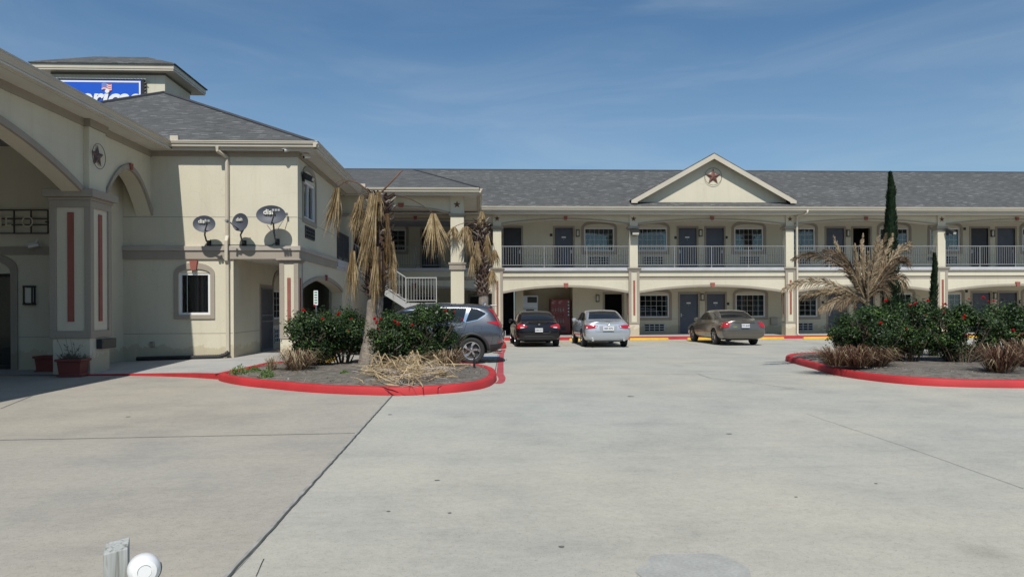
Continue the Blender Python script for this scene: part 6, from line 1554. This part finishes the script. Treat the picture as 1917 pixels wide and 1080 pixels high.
def lights(c, bvh, W, rearA, rearB, diag=None, mat=None):
    for s in (1, -1):
        patch(c, bvh, 'tail_light', mat or REDL_, [(s * a, z) for a, z in rearA], [(s * a, z) for a, z in rearB], ('rear',), 10, 4, .010, .012)
def det_dark(c, b, bvh, P, W):
    zt = P['trunk']
    lights(c, bvh, W, [(.50 * W, .80), (.70 * W, .745), (.93 * W, .72)], [(.50 * W, .835), (.72 * W, .905), (.90 * W, .91)])
    patch(c, bvh, 'reverse_light', CLR, [(.62 * W, .765), (.78 * W, .745)], [(.64 * W, .80), (.80 * W, .79)], ('rear',), 4, 2, .024); patch(c, bvh, 'reverse_light', CLR, [(-.62 * W, .765), (-.78 * W, .745)], [(-.64 * W, .80), (-.80 * W, .79)], ('rear',), 4, 2, .024)
    for s in (1, -1): patch(c, bvh, 'tail_light', REDL_, [(-.95, .72), (-.62, .80)], [(-.95, .90), (-.62, .86)], ('side', s), 6, 3, .010)
    m = MB(); line_on(c, bvh, '', None, [(-.62 * W, .44), (.62 * W, .44)], ('rear',), .007, .006, m); m.build('chrome_strip', TRIMB, b)
    patch(c, bvh, 'rear_diffuser', TRIMB, [(-.70 * W, .30), (.70 * W, .30)], [(-.72 * W, .42), (.72 * W, .42)], ('rear',), 12, 3, .008)
    m = MB(); 
    for s in (-1, 1): line_on(c, bvh, '', None, [(s * .52 * W, .62), (s * .42 * W, .56), (0, .555)], ('rear',), .005, 0, m)
    m.build('boot_gap', BLACK, b)
    plate(c, P['tail'] - .006, .68, 'KKM 8772')
    m = MB(); x = P['tail'] - .0; 
    for s in (-1, 1): m.tube([(x, s * .035, .93), (x, s * .026, .875)], .006, 5)
    m.tube([(x, -.03, .90), (x, .03, .90)], .006, 5); m.build('emblem', CHROME, b)
def det_silver(c, b, bvh, P, W):
    lights(c, bvh, W, [(.50 * W, .76), (.75 * W, .735), (.97 * W, .73)], [(.44 * W, .855), (.70 * W, .875), (.93 * W, .87)])
    for s in (1, -1):
        patch(c, bvh, 'tail_light', REDL_, [(-1.0, .735), (-.78, .76)], [(-1.0, .87), (-.72, .86)], ('side', s), 6, 3, .010)
        patch(c, bvh, 'reverse_light', CLR, [(s * .50 * W, .765), (s * .565 * W, .765)], [(s * .46 * W, .835), (s * .52 * W, .835)], ('rear',), 3, 3, .024); patch(c, bvh, 'reverse_light', CLR, [(s * .86 * W, .745), (s * .91 * W, .745)], [(s * .85 * W, .80), (s * .895 * W, .80)], ('rear',), 3, 3, .024)
    plate(c, P['tail'] - .012, .745, 'BBR 4376', .42, .17)
    patch(c, bvh, 'plate_recess', M('recess_silver', (.26, .27, .29), .5, .05), [(-.36 * W, .655), (.36 * W, .655)], [(-.38 * W, .84), (.38 * W, .84)], ('rear',), 8, 4, .004)
    m = MB(); x = P['tail'] + .01; m.tube([(x, .055 * math.cos(t * PI / 10), .90 + .035 * math.sin(t * PI / 10)) for t in range(21)], .006, 5, cap=False); m.tube([(x, -.01, .925), (x, .015, .885), (x, -.03, .885)], .006, 5); m.build('emblem', CHROME, b)
    m = MB(); line_on(c, bvh, '', None, [(-.56 * W, .64), (-.40 * W, .62), (.40 * W, .62), (.56 * W, .64)], ('rear',), .005, 0, m); m.build('boot_gap', BLACK, b)
    m = MB()
    for s in (-1, 1): m.tube([(P['tail'] + .10, s * .60, .315), (P['tail'] - .01, s * .60, .31)], [.045, .05], 12)
    m.build('exhaust', CHROME, b)
    m = MB(); line_on(c, bvh, '', None, [(-.9 * W, .47), (.9 * W, .47)], ('rear',), .005, 0, m); m.build('bumper_crease', P['dark'], b)
def det_gold(c, b, bvh, P, W):
    lights(c, bvh, W, [(.72 * W, .74), (.84 * W, .72), (.98 * W, .72)], [(.66 * W, .86), (.80 * W, .91), (.93 * W, .91)])
    for s in (1, -1): patch(c, bvh, 'tail_light', REDL_, [(-1.1, .71), (-.86, .74)], [(-1.1, .92), (-.80, .93)], ('side', s), 6, 3, .010)
    plate(c, P['tail'] - .012, .80, 'CP3 M482', .33, .15)
    m = MB(); line_on(c, bvh, '', None, [(-.46 * W, .905), (.46 * W, .905)], ('rear',), .014, .006, m); line_on(c, bvh, '', None, [(-.58 * W, .66), (.58 * W, .66)], ('rear',), .005, 0, m); m.build('boot_gap', TRIMB, b)
    m = MB(); line_on(c, bvh, '', None, [(-.95 * W, .50), (.95 * W, .50)], ('rear',), .006, 0, m); m.build('bumper_crease', TRIMB, b)
    patch(c, bvh, 'bumper_sticker', M('sticker_green', (.16, .22, .02), .5, .1), [(.36 * W, .735), (.52 * W, .735)], [(.36 * W, .775), (.52 * W, .775)], ('rear',), 3, 2, .007)
    m = MB()
    for s in (1, -1): line_on(c, bvh, '', None, [(-.5, .50), (3.0, .50)], ('side', s), .012, .004, m)
    m.build('side_moulding', P['hm'], b)
P1 = dict(w=1.80, roof=1.42, belt=.95, trunk=1.00, tail=-.98, wb=2.70, front=.92, bl=-.42, rr=.52, rf=1.52, ws=2.42, wr=.325, rim=.215, detail=det_dark)
P2 = dict(w=1.82, roof=1.45, belt=.99, trunk=1.01, tail=-1.08, wb=2.775, front=.98, bl=-.40, rr=.55, rf=1.62, ws=2.45, wr=.335, rim=.215, detail=det_silver, style=5)
P3 = dict(w=1.80, roof=1.43, belt=.97, trunk=1.01, tail=-1.16, wb=2.757, front=1.05, bl=-.42, rr=.50, rf=1.60, ws=2.48, wr=.325, rim=.205, detail=det_gold, style=7)
BLK = carpaint('black_cherry_paint', (.006, .004, .005), .1, .25, .30); SIL = carpaint('silver_paint', (.50, .53, .57), .6, .35); GLD = carpaint('bronze_paint', (.155, .140, .118), .6, .30)
P3['hm'] = GLD; P2['dark'] = M('silver_crease', (.25, .27, .3), .5, .05)
def park(P, ul, ur, v):
    a, b = G(ul, v), G(ur, v); return Vector(((a.x + b.x) / 2, (a.y + b.y) / 2, gz(a.y)))
q1 = park(P1, 964, 1046, 648.3); q2 = park(P2, 1091, 1172, 648.6); q3 = park(P3, 1338, 1414, 645)
sedan('black_sedan', 'black sedan parked nose-in before the vending machine', BLK, (q1.x, q1.y + .1, gz(q1.y) + .0), PI / 2 + .015, P1)
sedan('silver_sedan', 'silver sedan parked between the black sedan and the wing column', SIL, (q2.x, q2.y + .1, gz(q2.y)), PI / 2 - .01, P2)
sedan('bronze_sedan', 'bronze-grey sedan parked alone in front of the blue room doors', GLD, (q3.x + .02, q3.y + .1, gz(q3.y)), PI / 2 + .02, P3)

# ------------------------------------------------------------------ the grey crossover on the left
PS = carpaint('steel_grey_paint', (.125, .13, .145), .7, .24)
def crossover(loc, rz):
    c = thing('grey_crossover', (0, 0, 0), 'dark grey crossover car behind the left island rose bushes, rear end in view', 'car')
    W = .93; wb = 2.66; ra = .362
    def s_(x, wl, z0, zm, zsh, zb_, y5, z5x, y6, z6, y7, z7, z8, x5=None, x6=None):
        x5 = x if x5 is None else x5; x6 = x if x6 is None else x6
        return [(x, 0, z0), (x, W * .82 * wl, z0), (x, W * .96 * wl, z0 + .12), (x, W * wl, zm), (x, W * .975 * wl, zsh), (x5, W * y5 * wl, zb_), (x6, W * y6 * wl, z6), (x6, W * y7 * wl, z7), (x6, 0, z8)]
    S = [
        [(-.80, 0, .40), (-.80, W * .74, .38), (-.90, W * .86, .48), (-.95, W * .90, .66), (-.92, W * .90, .92), (-.83, W * .82, 1.12), (-.62, W * .70, 1.50), (-.60, W * .60, 1.56), (-.58, 0, 1.60)],
        s_(-.70, .985, .30, .70, .98, 1.14, .93, 0, .76, 1.52, .64, 1.585, 1.63, -.66, -.48),
        s_(-.40, 1, .24, .72, .98, 1.13, .935, 0, .775, 1.56, .66, 1.61, 1.655, -.38, -.25),
        s_(.10, 1, .22, .72, .96, 1.10, .93, 0, .785, 1.59, .66, 1.64, 1.675, .10, .15),
        s_(.80, 1, .22, .70, .94, 1.07, .93, 0, .79, 1.605, .66, 1.655, 1.69, .80, .78),
        s_(1.40, 1, .22, .70, .93, 1.05, .93, 0, .785, 1.595, .66, 1.645, 1.68, 1.4, 1.3),
        s_(2.0, 1, .22, .70, .92, 1.03, .92, 0, .76, 1.55, .63, 1.60, 1.63, 2.15, 1.75),
        s_(2.35, 1, .22, .70, .92, 1.02, .90, 0, .78, 1.30, .66, 1.34, 1.37, 2.45, 2.22),
        s_(2.70, 1, .22, .68, .90, 1.00, .88, 0, .74, 1.05, .55, 1.07, 1.08),
        s_(3.20, .98, .22, .64, .82, .93, .86, 0, .70, .98, .5, 1.00, 1.01),
        s_(3.50, .90, .26, .60, .74, .84, .84, 0, .66, .88, .45, .90, .91),
        s_(3.62, .76, .32, .54, .66, .72, .8, 0, .6, .76, .4, .78, .78)]
    b, bvh = car_body('body', c, S, PS, [(0, ra, ra + .07), (wb, ra, ra + .07)])
    for s in (1, -1):
        # chrome-edged glasshouse
        patch(c, bvh, 'window_trim', CHROME, [(2.42, 1.06), (1.2, 1.10), (.10, 1.135), (-.20, 1.20), (-.46, 1.36)], [(1.98, 1.47), (1.2, 1.548), (.10, 1.538), (-.20, 1.507), (-.46, 1.385)], ('side', s), 34, 4, .003)
        patch(c, bvh, 'side_window', CGLASS, [(.16, 1.148), (-.16, 1.215), (-.38, 1.355)], [(.02, 1.528), (-.16, 1.500), (-.39, 1.388)], ('side', s), 12, 5, .008)
        patch(c, bvh, 'side_window', CGLASS, [(1.02, 1.115), (.24, 1.14)], [(.98, 1.538), (.13, 1.528)], ('side', s), 12, 5, .008)
        patch(c, bvh, 'side_window', CGLASS, [(2.30, 1.09), (1.12, 1.12)], [(1.95, 1.44), (1.07, 1.54)], ('side', s), 12, 5, .008)
        patch(c, bvh, 'pillar_panel', PS, [(.255, 1.125), (.175, 1.13)], [(.135, 1.545), (.055, 1.55)], ('side', s), 3, 5, .010) if 0 else None
        # cladding round the arch and sill
        n = 14; A_ = [(math.cos(PI * k / n) * .432, ra + math.sin(PI * k / n) * .432) for k in range(n + 1)]; B_ = [(math.cos(PI * k / n) * .505, ra + math.sin(PI * k / n) * .495) for k in range(n + 1)]
        patch(c, bvh, 'arch_cladding', TRIMB, A_, B_, ('side', s), 24, 2, .012, .015)
        patch(c, bvh, 'arch_cladding', TRIMB, [(x + wb, z) for x, z in A_], [(x + wb, z) for x, z in B_], ('side', s), 24, 2, .012, .015)
        patch(c, bvh, 'sill_cladding', TRIMB, [(.47, .30), (2.2, .30)], [(.49, .44), (2.17, .44)], ('side', s), 20, 2, .012, .015)
        patch(c, bvh, 'bumper_cladding', TRIMB, [(-.52, .33), (-.85, .44)], [(-.50, .52), (-.93, .56)], ('side', s), 12, 3, .010)
        patch(c, bvh, 'tail_light', REDL_, [(-.955, .985), (-.93, .99), (-.80, 1.03), (-.42, 1.145)], [(-.955, 1.13), (-.84, 1.15), (-.74, 1.165), (-.44, 1.155)], ('side', s), 16, 4, .012)
        patch(c, bvh, 'tail_light', REDL_, [(-.72, 1.12), (-.55, 1.49)], [(-.83, 1.12), (-.62, 1.49)], ('side', s), 8, 2, .012)
        patch(c, bvh, 'tail_light', REDL_, [(s * .50 * W, 1.0), (s * .74 * W, .99), (s * .90 * W, .99)], [(s * .52 * W, 1.08), (s * .74 * W, 1.10), (s * .87 * W, 1.13)], ('rear',), 8, 3, .012)
        patch(c, bvh, 'tail_light', REDL_, [(s * .76 * W, 1.10), (s * .64 * W, 1.50)], [(s * .86 * W, 1.10), (s * .74 * W, 1.50)], ('rear',), 8, 2, .012)
        q = MB(); line_on(c, bvh, '', None, [(.50, .46), (.62, .70), (.50, .86), (.20, .93), (.13, 1.12)], ('side', s), .006, 0, q); line_on(c, bvh, '', None, [(1.05, .34), (1.06, 1.10)], ('side', s), .006, 0, q); line_on(c, bvh, '', None, [(-.55, .56), (-.62, .93), (-.70, 1.05)], ('side', s), .005, 0, q); line_on(c, bvh, '', None, [(-.05, .88), (-.05, 1.03), (-.08, 1.05), (-.26, 1.05), (-.28, 1.02), (-.28, .91), (-.25, .88), (-.05, .88)], ('side', s), .004, 0, q)
        q.build('panel_gap', M('gap_grey', (.035, .037, .042), .6), b)
        q = MB(); line_on(c, bvh, '', None, [(.42, 1.01), (.24, 1.01)], ('side', s), .016, .02, q); line_on(c, bvh, '', None, [(1.35, .99), (1.17, .99)], ('side', s), .016, .02, q); q.build('door_handle', CHROME, b)
        q = MB(); line_on(c, bvh, '', None, [(-.86, .60), (-.72, .60)], ('side', s), .02, .012, q)
        q.build('reflector', REDL_, b)
    patch(c, bvh, 'rear_window', CGLASS, [(-.60 * W, 1.17), (.60 * W, 1.17)], [(-.56 * W, 1.50), (.56 * W, 1.50)], ('rear',), 14, 6, .006)
    patch(c, bvh, 'windscreen', CGLASS, [(-.68 * W, 1.12), (.68 * W, 1.12)], [(-.58 * W, 1.56), (.58 * W, 1.56)], ('front',), 14, 6, .006)
    patch(c, bvh, 'rear_bumper', TRIMB, [(-.80 * W, .40), (.80 * W, .40)], [(-.84 * W, .58), (.84 * W, .58)], ('rear',), 14, 3, .010)
    plate(c, -.955, .80, 'GTV 9031')
    m = MB(); m.box(-.72, -.52, -.58, .58, 1.585, 1.615); m.build('spoiler', PS, c, bevel=.012)
    m = MB(); m.tube([(-.40, 0, 1.64), (-.30, 0, 1.66), (-.46, 0, 1.73)], [.02, .035, .006], 6); m.build('antenna_fin', RIMM, c)
    m = MB(); m.tube([(-.60, .45, .30), (-.86, .45, .29)], .04, 10); m.build('exhaust', CHROME, b)
    for x in (0, wb):
        for s in (1, -1): wheel(c, x, s, W - .01, ra, .245, 5)
    mirror(c, PS, 2.05, .84, 1.10)
    place(c, loc, rz); return c
sp_ = G(883, 681); crossover((sp_.x, sp_.y + .92, gz(20)), PI)

# ================================================================== LIGHT, SKY, CAMERA
w = bpy.data.worlds.new('World'); scene.world = w; w.use_nodes = True; nt = w.node_tree; nt.nodes.clear()
el = math.radians(51.2); az = math.atan2(.077, .80)           # light travels towards +Y and slightly +X
sky = nt.nodes.new('ShaderNodeTexSky'); sky.sky_type = 'NISHITA'; sky.sun_disc = False; sky.sun_elevation = el
sky.sun_rotation = PI + az                                      # sun stands behind the camera, a little to its left
sky.air_density = 1.0; sky.dust_density = .7; sky.ozone_density = 3.0; sky.altitude = 20
tcw = nt.nodes.new('ShaderNodeTexCoord')
mpw = nt.nodes.new('ShaderNodeMapping'); mpw.inputs['Scale'].default_value = (1.2, 1.6, 6.5); mpw.inputs['Rotation'].default_value = (0, .12, .35); mpw.inputs['Location'].default_value = (.6, .35, 1.3); nt.links.new(tcw.outputs['Generated'], mpw.inputs[0])
nz = nt.nodes.new('ShaderNodeTexNoise'); nz.inputs['Scale'].default_value = 2.3; nz.inputs['Detail'].default_value = 7; nz.inputs['Roughness'].default_value = .56; nz.inputs['Distortion'].default_value = .7; nt.links.new(mpw.outputs[0], nz.inputs[0])
sxw = nt.nodes.new('ShaderNodeSeparateXYZ'); nt.links.new(tcw.outputs['Generated'], sxw.inputs[0]); hzf = ramp(nt, sxw.outputs[2], [(.0, .30), (.16, .16), (.34, .0)])
nf0 = ramp(nt, nz.outputs[0], [(.38, .05), (.52, .09), (.64, .16), (.80, .24)])
adw = nt.nodes.new('ShaderNodeMath'); adw.operation = 'ADD'; nt.links.new(nf0, adw.inputs[0]); nt.links.new(hzf, adw.inputs[1]); nf = adw.outputs[0]
mixw = nt.nodes.new('ShaderNodeMix'); mixw.data_type = 'RGBA'; nt.links.new(nf, mixw.inputs[0]); skt = mixc(nt, sky.outputs[0], (.58, .90, 1.04), 1.0, 'MULTIPLY'); nt.links.new(skt, mixw.inputs[6]); mixw.inputs[7].default_value = (6.4, 7.2, 7.8, 1)
bg = nt.nodes.new('ShaderNodeBackground'); bg.inputs[1].default_value = .09; nt.links.new(mixw.outputs[2], bg.inputs[0])
ow_ = nt.nodes.new('ShaderNodeOutputWorld'); nt.links.new(bg.outputs[0], ow_.inputs[0])
sd = bpy.data.lights.new('sun', 'SUN'); sd.energy = 4.4; sd.angle = math.radians(.53); sd.color = (1.0, .955, .88)
so = bpy.data.objects.new('sun', sd); COL.objects.link(so)
dv = Vector((.077, .80, -1.0)).normalized(); so.rotation_euler = dv.to_track_quat('-Z', 'Y').to_euler(); so.location = (0, -20, 40)
cam = bpy.data.cameras.new('camera'); cam.sensor_width = 36; cam.lens = FOC / 1917 * 36; cam.shift_y = (571 - 540) / 1917; cam.clip_end = 2000; cam.clip_start = .05
co = bpy.data.objects.new('camera', cam); COL.objects.link(co); co.location = (0, 0, CAMH)
mt = Matrix((( _R.x, _U.x, -_F.x), (_R.y, _U.y, -_F.y), (_R.z, _U.z, -_F.z))); co.rotation_euler = mt.to_euler()
scene.camera = co
scene.view_settings.view_transform = 'Standard'; scene.view_settings.look = 'None'; scene.view_settings.exposure = 0; scene.view_settings.gamma = 1
scene.render.resolution_x = 1024; scene.render.resolution_y = 576
scene.cycles.max_bounces = 8; scene.cycles.transparent_max_bounces = 12; scene.cycles.use_denoising = True
